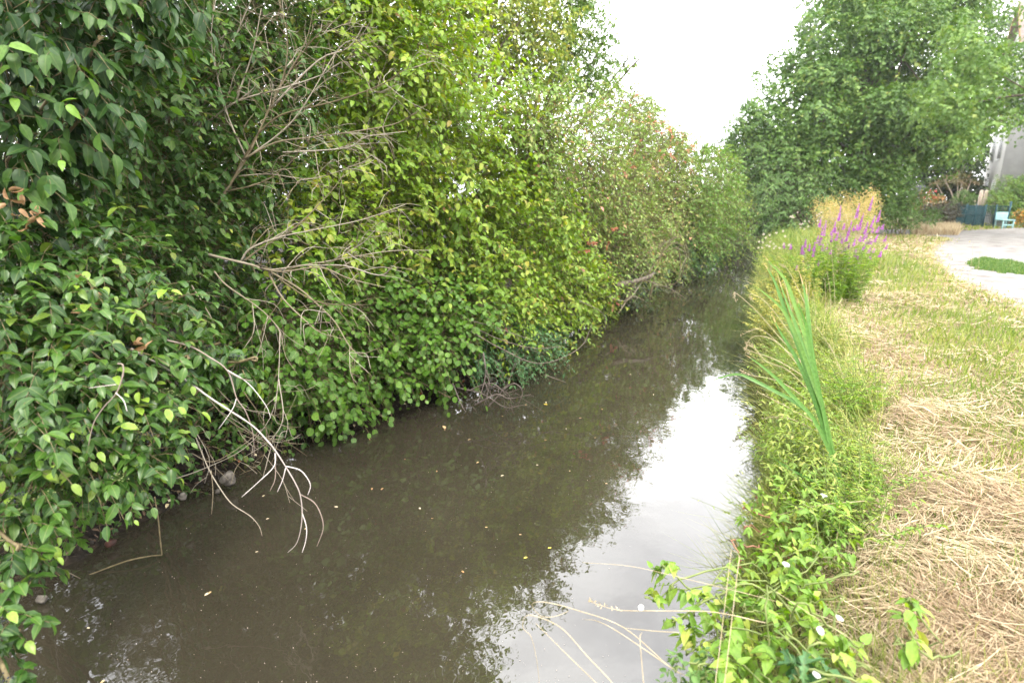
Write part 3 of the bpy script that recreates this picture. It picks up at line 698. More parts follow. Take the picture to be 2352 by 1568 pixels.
dead('dead_branch', 'dark forked upright twig between the yellow green dogwood and the reddening shrub', [([(1262,330),(1280,370),(1300,430),(1290,500)],(8.6,8.6),1,0), ([(1250,350),(1270,365),(1285,390)],(8.6,8.6),.7,0)], 'darkstick', r0=.012, r1=.006, seed=17)
dead('fallen_log', 'dark weathered log jutting from the left bank above the far water', [([(1415,655),(1450,648),(1490,636),(1500,628)], (10.4,11.0), 1, 0)], 'darkstick', r0=.06, r1=.035, seed=12, cat='log')
dead('sunken_twig', 'dark forked twig poking up through the murky water below the drooping brown twig', [([(478,1302),(486,1262),(505,1215),(545,1180)], (3.82,4.28), 1, 0), ([(520,1205),(550,1195)], (4.2,4.2), .7, 0)], 'darkstick', r0=.007, r1=.004, seed=13, cat='twig')
dead('reed_stem', 'bent yellow green reed stem standing in the water at the left edge', [([(355,1140),(363,1190),(368,1240),(372,1274)], (3.75,3.72), 1, 0)], 'twig', r0=.0045, r1=.004, seed=14, cat='stem')
dead('reed_stem', 'long olive reed stem lying in the water from the bent stem back to the bank', [([(178,1330),(230,1310),(290,1288),(340,1277),(372,1274)], (3.55,3.75), 1, 0)], 'twig', r0=.005, r1=.004, seed=15, cat='stem')
dead('dead_twig', 'thin brown stick leaning from the lower left leaves into the water', [([(60,1215),(80,1270),(130,1300),(185,1328)], (3.2,3.45), 1, 0)], 'darkstick', r0=.005, r1=.003, seed=16, cat='twig')

# ------------------------------------------------------------------ right bank, far: trees, house, garden
def GT(px, t, z=0.0):
    u = (sp + (z - CAMZ) / t) / cp
    return CAM + t * ray(px, 784.0 - u * F0)

def tree(name, label, base, specs, leaf, seed, trunk_r=.25, top=None, limbs=14, t=28, core=(), cat='tree', wood='bark', **kw):
    rng = np.random.default_rng(seed)
    th = thing(name, base, label, cat)
    cl = []
    for s in specs:
        tt = s[3] if len(s) > 3 else t
        cl.append((W(s[0], s[1], tt), s[2] * tt / F0))
    lf = MB()
    sprigs(lf, None, rng, cl, **kw)
    if core:
        cc = [(W(s[0], s[1], s[3]), s[2] * s[3] / F0) for s in core]
        k2 = dict(kw); k2.update(L=kw['L'] * 1.7, Wd=kw['Wd'] * 1.7, cov=1.5, inner=.1, kind='low')
        sprigs(lf, None, rng, cc, **k2)
    lf.build('crown', M[leaf], th)
    tb = MB()
    base = np.array(base, float)
    ce = np.mean([c for c, r in cl], axis=0) if top is None else np.array(top)
    tl = smooth_line([base - [0, 0, .1], base * .7 + ce * .3 + rng.normal(0, .15, 3), base * .3 + ce * .7 + rng.normal(0, .2, 3), ce], 5)
    tube(tb, tl, trunk_r, trunk_r * .25, 9, .5, 0, rng)
    for i in rng.choice(len(cl), min(limbs, len(cl)), replace=False):
        c, r = cl[i]
        k = int(np.clip(len(tl) * rng.uniform(.25, .85), 2, len(tl) - 2)); p0 = tl[k]
        ln = smooth_line([p0, p0 * .5 + c * .5 + np.array([0, 0, .25]) + rng.normal(0, .2, 3), c], 5)
        tube(tb, ln, trunk_r * .32, trunk_r * .06, 5, rng.random(), 0, rng)
    tb.build('trunk', M[wood], th, smooth=True)
    return th

def fill(seed, n, xs, left, right, top, bot, rr, tf):
    """points spread through an outline given by left(y), right(y)"""
    rng = np.random.default_rng(seed); out = []
    for i in range(n):
        y = top + (bot - top) * ((i + rng.random()) / n)
        l, r = left(y), right(y)
        x = l + (r - l) * rng.random()
        out.append((x, y, rng.uniform(*rr), tf(x, y, rng)))
    return out
ml = lambda y: np.interp(y, [-120, 0, 60, 100, 170, 250, 330, 400, 450], [1930, 1915, 1890, 1815, 1765, 1735, 1720, 1760, 1840])
mr_ = lambda y: np.interp(y, [-120, 100, 250, 310, 370, 450], [2250, 2330, 2330, 2260, 2150, 2040])
def mt(x, y, rng): return 28.5 - 4.0 * math.sqrt(max(0, 1 - ((x - 2010) / 330) ** 2)) * math.sqrt(max(0.05, 1 - ((y - 200) / 380) ** 2)) + rng.uniform(-.4, 1.2)
mspec = fill(101, 84, None, ml, mr_, -110, 445, (26, 66), mt)
mspec += [(1770,180,38,27),(1752,240,42,26.5),(1722,292,36,27),(1795,130,30,27.5),(1700,335,26,27.5),(1790,290,45,26),(1840,230,50,26),(1760,345,40,26),(1830,330,45,25.5)]
tree('maple_tree', 'big spreading maple with a dense green crown across the canal on the grassy bank', GT(1985, 28), mspec, 'maple', 102, .32, top=W(2000, 60, 28), limbs=40, t=28,
     core=[(2000,180,170,29.5),(1900,280,130,29),(2110,220,150,29.5),(2010,360,120,28.8),(2010,0,120,29),(1840,330,90,28.5),(2130,300,90,29)],
     L=.14, Wd=.115, cov=.95, tl=.6, nodes=3, kind='mid', up=.1, droop=.5, leafdroop=.6, inner=.6, zflat=.52, fold=.2)
rl = lambda y: np.interp(y, [40, 150, 250, 330, 400], [2200, 2130, 2130, 2160, 2180])
rr_ = lambda y: np.interp(y, [40, 110, 200, 260, 310, 400], [2260, 2285, 2330, 2345, 2260, 2215])
tree('maple_tree', 'lighter green maple whose leafy boughs hang in front of the pale house', GT(2560, 21), fill(111, 36, None, rl, rr_, 60, 335, (22, 40), lambda x, y, rng: 21 + rng.uniform(-1.2, 1.2)) + [(2400 + 14 * i % 260, -140 + (i * 83) % 420, 50, 20 + (i * 7) % 4) for i in range(22)], 'maplelight', 112, .2,
     top=W(2560, 120, 21), limbs=5, t=21, L=.16, Wd=.15, cov=.75, tl=.6, nodes=3, kind='palm', up=.05, droop=.6, leafdroop=.8, inner=.3, zflat=.6, fold=.15)
shrub('willow_shrub', 'grey green willow shrub leaning over the far water below the big maple', 'shrub',
      [(1740,300,45,26),(1765,370,58,25),(1810,430,62,24),(1775,455,50,24),(1840,490,48,23),(1790,505,30,23.5),(1880,430,60,25),(1735,400,35,26),(1700,345,30,27),(1850,350,60,26),(1760,510,24,24),(1690,320,18,27.5),(1725,260,24,26.5)],
      'willow', wood='bark', seed=120, mode='t', base=GT(1860, 25), r0=.05, L=.15, Wd=.06, cov=1.0, tl=.7, nodes=5, kind='mid', droop=.6, leafdroop=.7, inner=.35, twr=.006)
shrub('green_bush', 'low rounded green bush under the big maple behind the golden plant', 'shrub',
      [(2050,440,46,25),(2085,455,32,25),(2015,450,40,25.5),(2065,475,34,24.5),(1970,430,50,26)], 'maple', wood='bark', seed=121, mode='t', base=GT(2050, 25.3), L=.13, Wd=.07, cov=1.1, tl=.5, nodes=4, kind='mid', inner=.35)
shrub('nettle_patch', 'pale green nettle patch at the path edge below the low green bush', 'plant',
      [(2050,500,22,24),(2085,502,22,24),(2115,505,20,24.5),(2030,495,20,24),(2070,488,20,25),(2145,498,16,26)], 'willow', seed=122, mode='t', base=GT(2075, 24.3), L=.10, Wd=.05, cov=1.0, tl=.4, nodes=4, kind='mid', inner=.2, up=.6)
tree('poplar_tree', 'tall pale grey green poplar sticking up behind the left shoulder of the maple', GT(1865, 46), [(1865,-20,40),(1858,30,36),(1868,80,36),(1862,120,32),(1880,150,40),(1872,60,36),(1852,60,20),(1900,110,40),(1830,150,26)], 'poplar', 123, .25, t=46, limbs=8,
     L=.30, Wd=.2, cov=.75, tl=.8, nodes=3, kind='low', up=.6, inner=.2, zflat=1.3)
tree('poplar_tree', 'pale green leafy tree standing behind the maple at the top right', GT(2190, 48), [(2120,10,60),(2190,30,60),(2240,70,55),(2270,120,50),(2290,30,36),(2160,90,60),(2210,-40,60),(2290,160,40),(2300,70,30),(2250,-10,46)], 'poplar', 124, .3, t=48, limbs=10,
     L=.32, Wd=.22, cov=.85, tl=.9, nodes=3, kind='low', inner=.25)
tree('brown_green_tree', 'brownish green tree crown behind the house roof, top right corner', GT(2380, 62), [(2345,60,30),(2370,40,40),(2385,90,40),(2340,85,16)], 'darktree', 125, .3, t=62, limbs=4, L=.4, Wd=.3, cov=.9, tl=.9, nodes=3, kind='low')
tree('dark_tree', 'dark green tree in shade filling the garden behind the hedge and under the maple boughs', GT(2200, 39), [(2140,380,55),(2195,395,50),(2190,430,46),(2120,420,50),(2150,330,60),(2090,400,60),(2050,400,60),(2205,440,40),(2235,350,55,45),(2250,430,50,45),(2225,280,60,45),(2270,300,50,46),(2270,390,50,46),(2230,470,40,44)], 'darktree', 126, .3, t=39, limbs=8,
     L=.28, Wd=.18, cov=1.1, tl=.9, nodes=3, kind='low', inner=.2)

# house
def box_mesh(mb, o, u, v, du, dv, z0, z1, u0=0., v0=0., rnd=.5):
    o = np.array(o); u = np.array(u); v = np.array(v); k = np.array([0, 0, 1.])
    P = [o + u * a + v * b + k * c for c in (z0, z1) for a, b in ((u0, v0), (u0 + du, v0), (u0 + du, v0 + dv), (u0, v0 + dv))]
    mb.add(P, [0,3,2,1, 4,5,6,7, 0,1,5,4, 1,2,6,5, 2,3,7,6, 3,0,4,7], [4] * 6, rnd)
M['render_white'] = noise_mat('whitish render', [(.3, (.56, .55, .53)), (.7, (.66, .65, .63))], 2.0, .9, bump=.1)  # gable tone raised so it looks lit though it stands in shade
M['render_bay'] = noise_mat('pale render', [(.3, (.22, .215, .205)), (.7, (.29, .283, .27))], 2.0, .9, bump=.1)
M['render_grey'] = noise_mat('grey render', [(.3, (.30, .295, .285)), (.7, (.38, .37, .36))], 2.0, .9, bump=.1)  # shade of the front face put into its grey tone
M['rooftile'] = noise_mat('roof tile', [(.3, (.20, .15, .13)), (.7, (.34, .27, .24))], 6, .9, bump=.6, stretch=(1, 1, 3))
M['glass'] = noise_mat('dark window glass', [(.3, (.02, .025, .03)), (.7, (.04, .045, .05))], 1, .08, bump=0, spec=.8)
M['wood_brown'] = noise_mat('verge board', [(.3, (.22, .13, .06)), (.7, (.36, .23, .12))], 12, .8)
M['wood_pale'] = noise_mat('pale post wood', [(.3, (.26, .20, .15)), (.7, (.42, .35, .28))], 12, .8)
M['pvc'] = noise_mat('window frame', [(.3, (.55, .55, .54)), (.7, (.66, .66, .65))], 5, .5, bump=0)
A = GT(2243, 40.0); B = GT(2275, 35.5)
v = unit((A - B) * [1, 1, 0]); u = np.array([-v[1], v[0], 0]);
if u @ np.array([cy, sy, 0]) < 0: u = -u
dAB = np.linalg.norm(A - B)
house = thing('house', B, 'tall pale rendered house with grey front, half hidden by maple leaves at the right edge', 'house')
EH = 10.3
mb = MB(); box_mesh(mb, B, u, v, .02, dAB, -.1, EH, -.02, 0)
pts = [B + v * 0 + [0, 0, EH], B + v * dAB + [0, 0, EH], B + v * dAB / 2 + [0, 0, EH + 2.6]]
pts2 = [p + u * .3 for p in pts]
mb.add(pts + pts2, [0,2,1, 3,4,5, 0,1,4,3, 1,2,5,4, 2,0,3,5], [3, 3, 4, 4, 4])
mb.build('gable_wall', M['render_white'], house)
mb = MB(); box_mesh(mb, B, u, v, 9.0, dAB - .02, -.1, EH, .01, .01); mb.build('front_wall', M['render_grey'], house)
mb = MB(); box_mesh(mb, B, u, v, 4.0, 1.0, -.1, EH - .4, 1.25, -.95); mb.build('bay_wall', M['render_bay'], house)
rf = MB()
e0 = B - v * .5 - u * .35 + [0, 0, EH - .25]; e1 = B + v * (dAB + .5) - u * .35 + [0, 0, EH - .25]; rg = B + v * dAB / 2 - u * .35 + [0, 0, EH + 2.75]
th_ = np.array([0, 0, .14])
for a, b in ((e0, rg), (e1, rg)):
    P = [a, b, b + u * 9.8, a + u * 9.8]; rf.add(P + [p + th_ for p in P], [0,3,2,1, 4,5,6,7, 0,1,5,4, 1,2,6,5, 2,3,7,6, 3,0,4,7], [4] * 6)
roof = rf.build('roof', M['rooftile'], house)
vg = MB()
for a, b in ((e0, rg), (e1, rg)):
    P = [a - u * .05 - th_ , b - u * .05 - th_, b - u * .05 + th_, a - u * .05 + th_]; P2 = [p + u * .04 for p in P]
    vg.add(P + P2, [0,1,2,3, 4,7,6,5, 0,4,5,1, 1,5,6,2, 2,6,7,3, 3,7,4,0], [4] * 6)
vg.build('verge_board', M['wood_brown'], house)
def window(o, uu, vv, w, z0, z1):
    fr = MB()
    box_mesh(fr, o, uu, vv, w, .06, z0 - .06, z0, 0, -.05); box_mesh(fr, o, uu, vv, w, .06, z1, z1 + .06, 0, -.05)
    box_mesh(fr, o, uu, vv, .06, .06, z0, z1, 0, -.05); box_mesh(fr, o, uu, vv, .06, .06, z0, z1, w - .06, -.05); box_mesh(fr, o, uu, vv, .05, .06, z0, z1, w / 2 - .025, -.05)
    f = fr.build('window', M['pvc'], house)
    g = MB(); box_mesh(g, o, uu, vv, w - .12, .04, z0, z1, .06, -.03)
    g.build('pane', M['glass'], f)
for z in (.9, 3.9, 6.9):
    for s in (.16, .62):
        window(B + v * dAB * s - u * .03, v, u, 1.0, z, z + 1.7)
    window(B + u * 2.2 - v * 1.0, u, v, .9, z, z + 1.7)
gp = MB(); tube(gp, [B + u * 1.28 - v * .08 + [0, 0, .1], B + u * 1.28 - v * .08 + [0, 0, EH - .2]], .05, .05, 8); gp.build('drainpipe', M['pvc'], house)

# teal fence
M['teal'] = noise_mat('teal painted metal', [(.3, (.010, .05, .062)), (.7, (.02, .08, .095))], 8, .6, bump=.05)
f0, f1, f2 = GT(2194, 34.5), GT(2256, 31.5), GT(2310, 30.6)
fence = thing('garden_fence', f0, 'teal green bar fence round the garden in front of the pale house', 'fence')
for a, b in ((f0, f1), (f1, f2)):
    pn = MB(); n = int(np.linalg.norm(b - a) / .075)
    P0 = a + (b - a) * (np.arange(n)[:, None] + .5) / n + [0, 0, .06]
    prisms(pn, P0, P0 + [0, 0, 1.1], .017, .017)
    for z in (.12, .62, 1.12):
        tube(pn, [a + [0, 0, z], b + [0, 0, z]], .018, .018, 5)
    pn.build('panel', M['teal'], fence)
for p in (f0, f0 * .66 + f1 * .34, f0 * .33 + f1 * .67, f1, f1 * .55 + f2 * .45):
    pb = MB(); tube(pb, [p - [0, 0, .1], p + [0, 0, 1.22]], .04, .04, 6); pb.build('post', M['teal'], fence)
pb = MB(); tube(pb, [f2 - [0, 0, .1], f2 + [0, 0, 1.4]], .05, .05, 6); pb.build('post', M['teal'], fence)

# aqua chair
M['aqua'] = noise_mat('aqua paint', [(.3, (.20, .36, .37)), (.7, (.27, .43, .43))], 8, .5, bump=.05)
cb = GT(2314, 29.8); ch = thing('garden_chair', cb, 'small pale aqua garden chair at the foot of the teal fence', 'chair')
cu = np.array([cy, sy, 0]); cv = np.array([-sy, cy, 0]); k = np.array([0, 0, 1.])
def cbx(name, u0, u1, v0, v1, z0, z1):
    m = MB(); box_mesh(m, cb, cu, cv, u1 - u0, v1 - v0, z0, z1, u0, v0)
    o = m.build(name, M['aqua'], ch)
    bv = o.modifiers.new('bevel', 'BEVEL'); bv.width = .012; bv.segments = 2
    return o
for x in (-.30, .24):
    cbx('leg', x, x + .06, .0, .06, 0, .415); cbx('leg', x, x + .06, .46, .52, 0, .415)
cbx('seat', -.32, .32, -.02, .50, .42, .47)
cbx('backrest', -.32, .32, .505, .55, .42, .84)
cbx('stretcher', -.24, .24, .012, .05, .16, .22)

# garden plants
shrub('round_shrub', 'clipped round green shrub with a yellowish flank in front of the pale house', 'shrub', [(2315,445,34,32.5),(2340,440,34,32.5),(2295,462,20,32),(2345,470,30,32),(2310,480,20,31.8)], 'fargreen', wood='bark', seed=130, mode='t', base=GT(2320, 33), L=.11, Wd=.06, cov=1.3, tl=.35, nodes=4, kind='mid', inner=.45)
M['orangeflower'] = leaf_mat('orange petals', [(0, (.08, .14, .03)), (.55, (.10, .16, .03)), (.6, (.60, .25, .04)), (1, (.75, .38, .06))], trans=.2, rib=0)
M['redflower'] = leaf_mat('red petals', [(0, (.05, .11, .03)), (.5, (.07, .14, .03)), (.55, (.62, .06, .07)), (1, (.75, .10, .14))], trans=.2, rib=0)
M['purplegrey'] = leaf_mat('purple grey foliage', [(0, (.13, .13, .16)), (1, (.22, .22, .27))], trans=.2, rib=0)
M['orangeshrub'] = leaf_mat('orange brown foliage', [(0, (.10, .13, .03)), (.5, (.24, .15, .05)), (1, (.42, .20, .08))], trans=.2, rib=0)
M['sumac'] = leaf_mat('reddish brown fronds', [(0, (.07, .10, .03)), (.6, (.15, .12, .05)), (1, (.25, .15, .08))], trans=.2, rib=0)
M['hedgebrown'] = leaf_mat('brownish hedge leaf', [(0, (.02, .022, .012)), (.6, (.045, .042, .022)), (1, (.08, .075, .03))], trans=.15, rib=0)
shrub('orange_flowers', 'bed of small orange flowers right of the aqua chair', 'flowers', [(2340,495,12,30),(2355,497,14,30),(2350,508,14,29.8)], 'orangeflower', seed=131, mode='t', base=GT(2350, 30), L=.08, Wd=.06, cov=1.0, tl=.2, nodes=3, kind='low', inner=.2, up=.6)
shrub('red_flowers', 'patch of red flowers behind the dark hedge in the garden', 'flowers', [(2143,444,9,36),(2130,450,8,36),(2160,447,7,36)], 'redflower', seed=132, mode='t', base=GT(2143, 36), L=.12, Wd=.1, cov=1.2, tl=.25, nodes=3, kind='low', inner=.2)
shrub('purple_grey_plant', 'purple grey feathery plant left of the red flowers', 'plant', [(2100,432,10,34),(2105,446,10,34),(2118,430,7,34)], 'purplegrey', seed=133, mode='t', base=GT(2100, 34), L=.2, Wd=.04, cov=1.0, tl=.35, nodes=4, kind='low', inner=.1, up=.8)
shrub('orange_shrub', 'low orange brown shrub spilling over in front of the red flowers', 'shrub', [(2110,467,14,33),(2135,470,16,33),(2090,465,10,33),(2120,455,12,33.5),(2158,462,12,33.5)], 'orangeshrub', seed=134, mode='t', base=GT(2120, 33.3), L=.13, Wd=.07, cov=1.1, tl=.35, nodes=4, kind='mid')
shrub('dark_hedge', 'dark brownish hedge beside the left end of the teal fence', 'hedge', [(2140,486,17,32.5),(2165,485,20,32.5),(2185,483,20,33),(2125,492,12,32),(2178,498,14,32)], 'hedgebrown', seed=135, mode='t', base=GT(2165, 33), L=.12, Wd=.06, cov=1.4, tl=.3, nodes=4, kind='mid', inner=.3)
shrub('sumac_tree', 'small reddish brown garden tree with drooping fronds above the dark hedge', 'tree', [(2170,412,13,36),(2200,408,15,36),(2230,416,12,36),(2150,420,9,36),(2210,420,10,36)], 'sumac', wood='wood_pale', seed=136, mode='t', base=GT(2195, 36.2), r0=.06, L=.3, Wd=.06, cov=1.0, tl=.7, nodes=5, kind='low', droop=.8, inner=.1, zflat=.6)
shrub('garden_bush', 'soft green bush behind the teal fence left of the round shrub', 'shrub', [(2215,455,16,35),(2235,462,14,35),(2205,468,14,35),(2250,470,12,35)], 'willow', seed=137, mode='t', base=GT(2225, 35.3), L=.12, Wd=.05, cov=1.1, tl=.35, nodes=4, kind='mid')
for px, lb in ((2240, 'left of two pale wooden posts standing behind the teal fence'), (2251, 'right of two pale wooden posts standing behind the teal fence')):
    m = MB(); p = GT(px, 34.0); box_mesh(m, p, cu, cv, .14, .14, -.1, 1.95, -.07, -.07)
    P = [p + cu * a + cv * b + [0, 0, 1.95] for a, b in ((-.07, -.07), (.07, -.07), (.07, .07), (-.07, .07))] + [p + [0, 0, 2.03]]
    m.add(P, [0,1,4, 1,2,4, 2,3,4, 3,0,4], [3] * 4)
    tag(m.build('wooden_post', M['wood_pale']), lb, 'post')

# ------------------------------------------------------------------ right bank plants
def grow_plant(name, label, cat, base, stems_, leaf, seed, L=.05, Wd=.02, pairs=10, kind='mid', wood='stemgreen', group=None, sr=.0025, taper=.5, start=.1, end=.95, spread=.9, leafdroop=.3, parts=None):
    rng = np.random.default_rng(seed); base = np.array(base, float)
    th = thing(name, base, label, cat, group)
    lf, st = MB(), MB()
    for top in stems_:
        top = np.array(top, float); b = base + rng.normal(0, .05, 3) * [1, 1, .1]
        h = np.linalg.norm(top - b)
        mid = b * .45 + top * .55 + rng.normal(0, .04 * h, 3) * [1, 1, .3] + np.array([0, 0, .05 * h])
        ln = smooth_line([b, mid, top], 6)
        tube(st, ln, sr, sr * .4, 4, rng.random())
        s = np.sort(rng.uniform(start, end, pairs))
        k = s * (len(ln) - 1); i0 = np.clip(k.astype(int), 0, len(ln) - 2); f = (k - i0)[:, None]
        q = ln[i0] * (1 - f) + ln[i0 + 1] * f; T = unit(ln[i0 + 1] - ln[i0])
        az = rng.random(pairs) * 6.28
        H = np.stack([np.cos(az), np.sin(az), np.zeros(pairs)], 1)
        for sgn in (1, -1):
            A = T * .45 + H * sgn * spread + rng.normal(0, .15, (pairs, 3)); A[:, 2] -= leafdroop * rng.random(pairs)
            N = np.array([0, 0, 1.]) + rng.normal(0, .3, (pairs, 3))
            sz = rng.uniform(.6, 1.15, pairs) * (1 - taper * s)
            leaves(lf, q, A, N, L * sz, Wd * sz, np.clip(rng.random(pairs) * .8 + .2 * s, 0, 1), kind, .3, .35)
    if lf.n: lf.build('foliage', M[leaf], th)
    st.build('stem', M[wood], th, smooth=True)
    return th
M['stemgreen'] = noise_mat('green stem', [(.3, (.09, .13, .03)), (.7, (.17, .19, .06))], 20, .6, bump=0)
M['stemred'] = noise_mat('reddish stem', [(.3, (.16, .07, .04)), (.7, (.28, .14, .08))], 20, .6, bump=0)
M['straw'] = leaf_mat('straw', [(0, (.15, .095, .055)), (.2, (.27, .19, .112)), (.6, (.40, .315, .195)), (1, (.54, .46, .31))], rough=.7, trans=.25, rib=0)
M['straw_stalk'] = noise_mat('dry stalk', [(.3, (.30, .23, .125)), (.7, (.46, .385, .25))], 20, .7, bump=0)
M['grass'] = leaf_mat('grass blade', [(0, (.085, .14, .028)), (.4, (.165, .215, .045)), (.7, (.28, .295, .085)), (1, (.46, .39, .18))], rough=.5, trans=.35, rib=0)
M['freshgrass'] = leaf_mat('fresh grass blade', [(0, (.05, .11, .022)), (.6, (.09, .165, .036)), (1, (.19, .23, .07))], rough=.5, trans=.35, rib=0)
M['weed'] = leaf_mat('weed leaf', [(0, (.08, .17, .02)), (.5, (.15, .26, .034)), (.85, (.25, .33, .05)), (1, (.40, .37, .10))], rough=.45, trans=.35, rib=.25)
M['weedpale'] = leaf_mat('pale weed leaf', [(0, (.12, .20, .034)), (.6, (.23, .30, .055)), (1, (.42, .39, .13))], rough=.5, trans=.35, rib=.2)
M['gold'] = leaf_mat('golden seed heads', [(0, (.27, .29, .075)), (.45, (.38, .31, .11)), (1, (.44, .30, .14))], rough=.7, trans=.3, rib=0)
M['purple'] = leaf_mat('purple petals', [(0, (.28, .08, .31)), (.6, (.42, .14, .44)), (1, (.52, .25, .53))], rough=.6, trans=.35, rib=0)
M['yellowflower'] = leaf_mat('yellow flower heads', [(0, (.13, .18, .04)), (.5, (.30, .30, .07)), (1, (.52, .44, .12))], rough=.6, trans=.3, rib=0)
M['white'] = leaf_mat('white petals', [(0, (.60, .59, .58)), (1, (.70, .69, .68))], rough=.5, trans=.35, rib=0)
M['fluff'] = leaf_mat('seed fluff', [(0, (.42, .34, .28)), (1, (.62, .56, .50))], rough=.9, trans=.3, rib=0)
M['cattail'] = leaf_mat('cattail blade', [(0, (.06, .14, .03)), (.6, (.10, .20, .045)), (.86, (.15, .24, .055)), (.93, (.34, .26, .12)), (1, (.42, .30, .16))], rough=.38, trans=.25, rib=.25, ribcol=(.12, .22, .08))

# purple loosestrife, each plant with its own flower spikes
spk = [(1932,472,.26),(1974,468,.24),(2006,450,.26),(2023,482,.2),(1984,489,.3),(1957,507,.26),(1920,507,.2),(1898,507,.24),(1890,519,.3),(1885,501,.14),(1994,509,.22),(2010,495,.24),(2020,519,.12),(1851,549,.14),(1843,563,.16),(1801,557,.1),(1817,559,.1),
       (1872,555,.16),(1912,541,.12),(1940,513,.1),(1970,515,.1),(1990,531,.18),(1978,541,.1),(2037,541,.12),(2039,561,.1),(2017,537,.16),(1902,559,.14),(1936,575,.1),(1892,563,.1),(1870,571,.14),(1952,557,.1),(1952,591,.1),(1972,585,.1),(2025,577,.1),(1832,609,.08),(1858,607,.08),(2003,581,.1),
       (1926,530,.16),(1948,535,.14),(1965,548,.12),(1988,560,.12),(1880,540,.14),(1860,560,.12),(2000,545,.14)]
spk += [(x, np.interp(x, [1830, 1930, 2030], [572, 545, 530]) + d, .09) for x, d in zip(np.random.default_rng(5).uniform(1835, 2030, 26), np.random.default_rng(6).uniform(-25, 50, 26))]
lbx = [1815, 1850, 1885, 1915, 1945, 1975, 2005, 2035]
loose_lab = ['shortest purple loosestrife at the water side of its clump with few spikes', 'purple loosestrife with short fat spikes beside the yellow weeds', 'purple loosestrife with paired tall spikes in front of the golden plant',
             'purple loosestrife with one tall lone spike against the golden plant', 'densely branched purple loosestrife in the middle of its clump', 'tall purple loosestrife with thick spikes before the right flank of the golden plant',
             'tallest purple loosestrife, its top spike level with the golden plant', 'purple loosestrife leaning over the mown grass with sparse spikes']
rng = np.random.default_rng(77)
for i, bx in enumerate(lbx):
    mine = [s for s in spk if min(range(8), key=lambda j: abs(lbx[j] - s[0])) == i]
    tt = 9.3 + .25 * math.sin(i * 2.3)
    base = GT(1880 + (bx - 1925) * .62, tt, -.06)
    tops = []
    for s in mine: tops.append(W(s[0], s[1], tt + rng.uniform(-.25, .25)))
    fill_ = [np.array(GT(1885 + (bx - 1925) * .9 + rng.uniform(-28, 28), tt + rng.uniform(-.3, .3), rng.uniform(.45, .95))) for _ in range(18)]
    th = grow_plant('purple_loosestrife', loose_lab[i], 'flower', base, tops + fill_, 'weed', 200 + i, L=.10, Wd=.026, pairs=21, taper=.5, end=.8, group='purple loosestrife on the right bank', wood='stemgreen', sr=.0035)
    for s, tp in zip(mine, tops):
        m = MB(); n = int(75 * s[2] / .15); z = rng.random(n) ** .8
        ax = unit(np.array(tp) - base + [0, 0, .6])
        az = rng.random(n) * 6.28; H = np.stack([np.cos(az), np.sin(az), np.zeros(n)], 1)
        P = np.array(tp) - ax * (z * s[2])[:, None]
        leaves(m, P, H + rng.normal(0, .3, (n, 3)) + [0, 0, .3], rng.normal(0, 1, (n, 3)), .026 * (.4 + .8 * z), .016, rng.random(n), 'low', .2, .3)
        m.build('flower_spike', M['purple'], th)

# golden seeding plant behind
base = GT(1940, 13.6)
gtops = [W(x, y, 13.6 + rng.uniform(-.7, .7)) for x, y in zip(rng.uniform(1872, 2014, 110), rng.uniform(0, 1, 110) ** .8)  for y in [np.interp(x, [1870, 1900, 1950, 1990, 2015], [470, 462, 448, 446, 452]) + y ** 1.3 * 80]]
th = thing('golden_plant', base, 'golden dried seeding plant standing behind the purple loosestrife', 'plant')
st, hd = MB(), MB()
for tp in gtops:
    ln = smooth_line([base + rng.normal(0, .25, 3) * [1, 1, 0], (base + tp) / 2 + rng.normal(0, .08, 3), tp], 4); tube(st, ln, .006, .002, 3)
    n = 60; q = tp + rng.normal(0, 1, (n, 3)) * [.07, .09, .11]
    leaves(hd, q, rng.normal(0, 1, (n, 3)), rng.normal(0, 1, (n, 3)), rng.uniform(.018, .042, n), .022, np.clip(rng.normal(.5, .25, n) + (tp[2] - 1.4) * .5, 0, 1), 'low')
st.build('stem', M['straw_stalk'], th); hd.build('seed_heads', M['gold'], th)

# yellowish weeds between the loosestrife and the water
for i, (px, py, t, lb) in enumerate([(1770,610,9.5,'yellow flowering bushy weed at the water edge left of the loosestrife'), (1790,660,8.0,'yellowish bushy weed half hidden behind the cattail blades'), (1845,640,8.4,'yellow green weed below the shortest loosestrife spikes'), (1750,700,7.4,'straggly yellow weed hanging to the water behind the curled dry grass')]):
    top0 = W(px, py - 20, t)
    base = np.array([max(float(xr(top0[1])) + .15, top0[0] + .12), top0[1], -.2])
    tops = [W(px + rng.uniform(-42, 48), py + rng.uniform(-55, 50), t + rng.uniform(-.4, .4)) for _ in range(34)]
    grow_plant('yellow_weed', lb, 'plant', base, tops, 'yellowflower', 230 + i, L=.05, Wd=.022, pairs=26, taper=.4, start=.25, end=1.0)

# thistles gone to seed
for i, (px, py, t, lb) in enumerate([(1768, 552, 9.0, 'thistle gone to fluffy seed leaning over the water'), (1850, 500, 11.5, 'taller seeding thistle left of the golden plant')]):
    tops = [W(px + rng.uniform(-32, 40), py + rng.uniform(-14, 22), t + rng.uniform(-.1, .1)) for _ in range(7)]
    b = GT(px + 60, t, -.1)
    th = grow_plant('thistle', lb, 'plant', b, tops, 'weedpale', 240 + i, L=.08, Wd=.02, pairs=12, taper=.5)
    m = MB()
    for tp in tops:
        for j in range(3):
            n = 30; d = unit(rng.normal(0, 1, (n, 3))); c = tp + rng.normal(0, .04, 3)
            leaves(m, c + d * .005, d, rng.normal(0, 1, (n, 3)), .017, .006, rng.random(n), 'low')
    m.build('seed_fluff', M['fluff'], th)['kind'] = 'stuff'

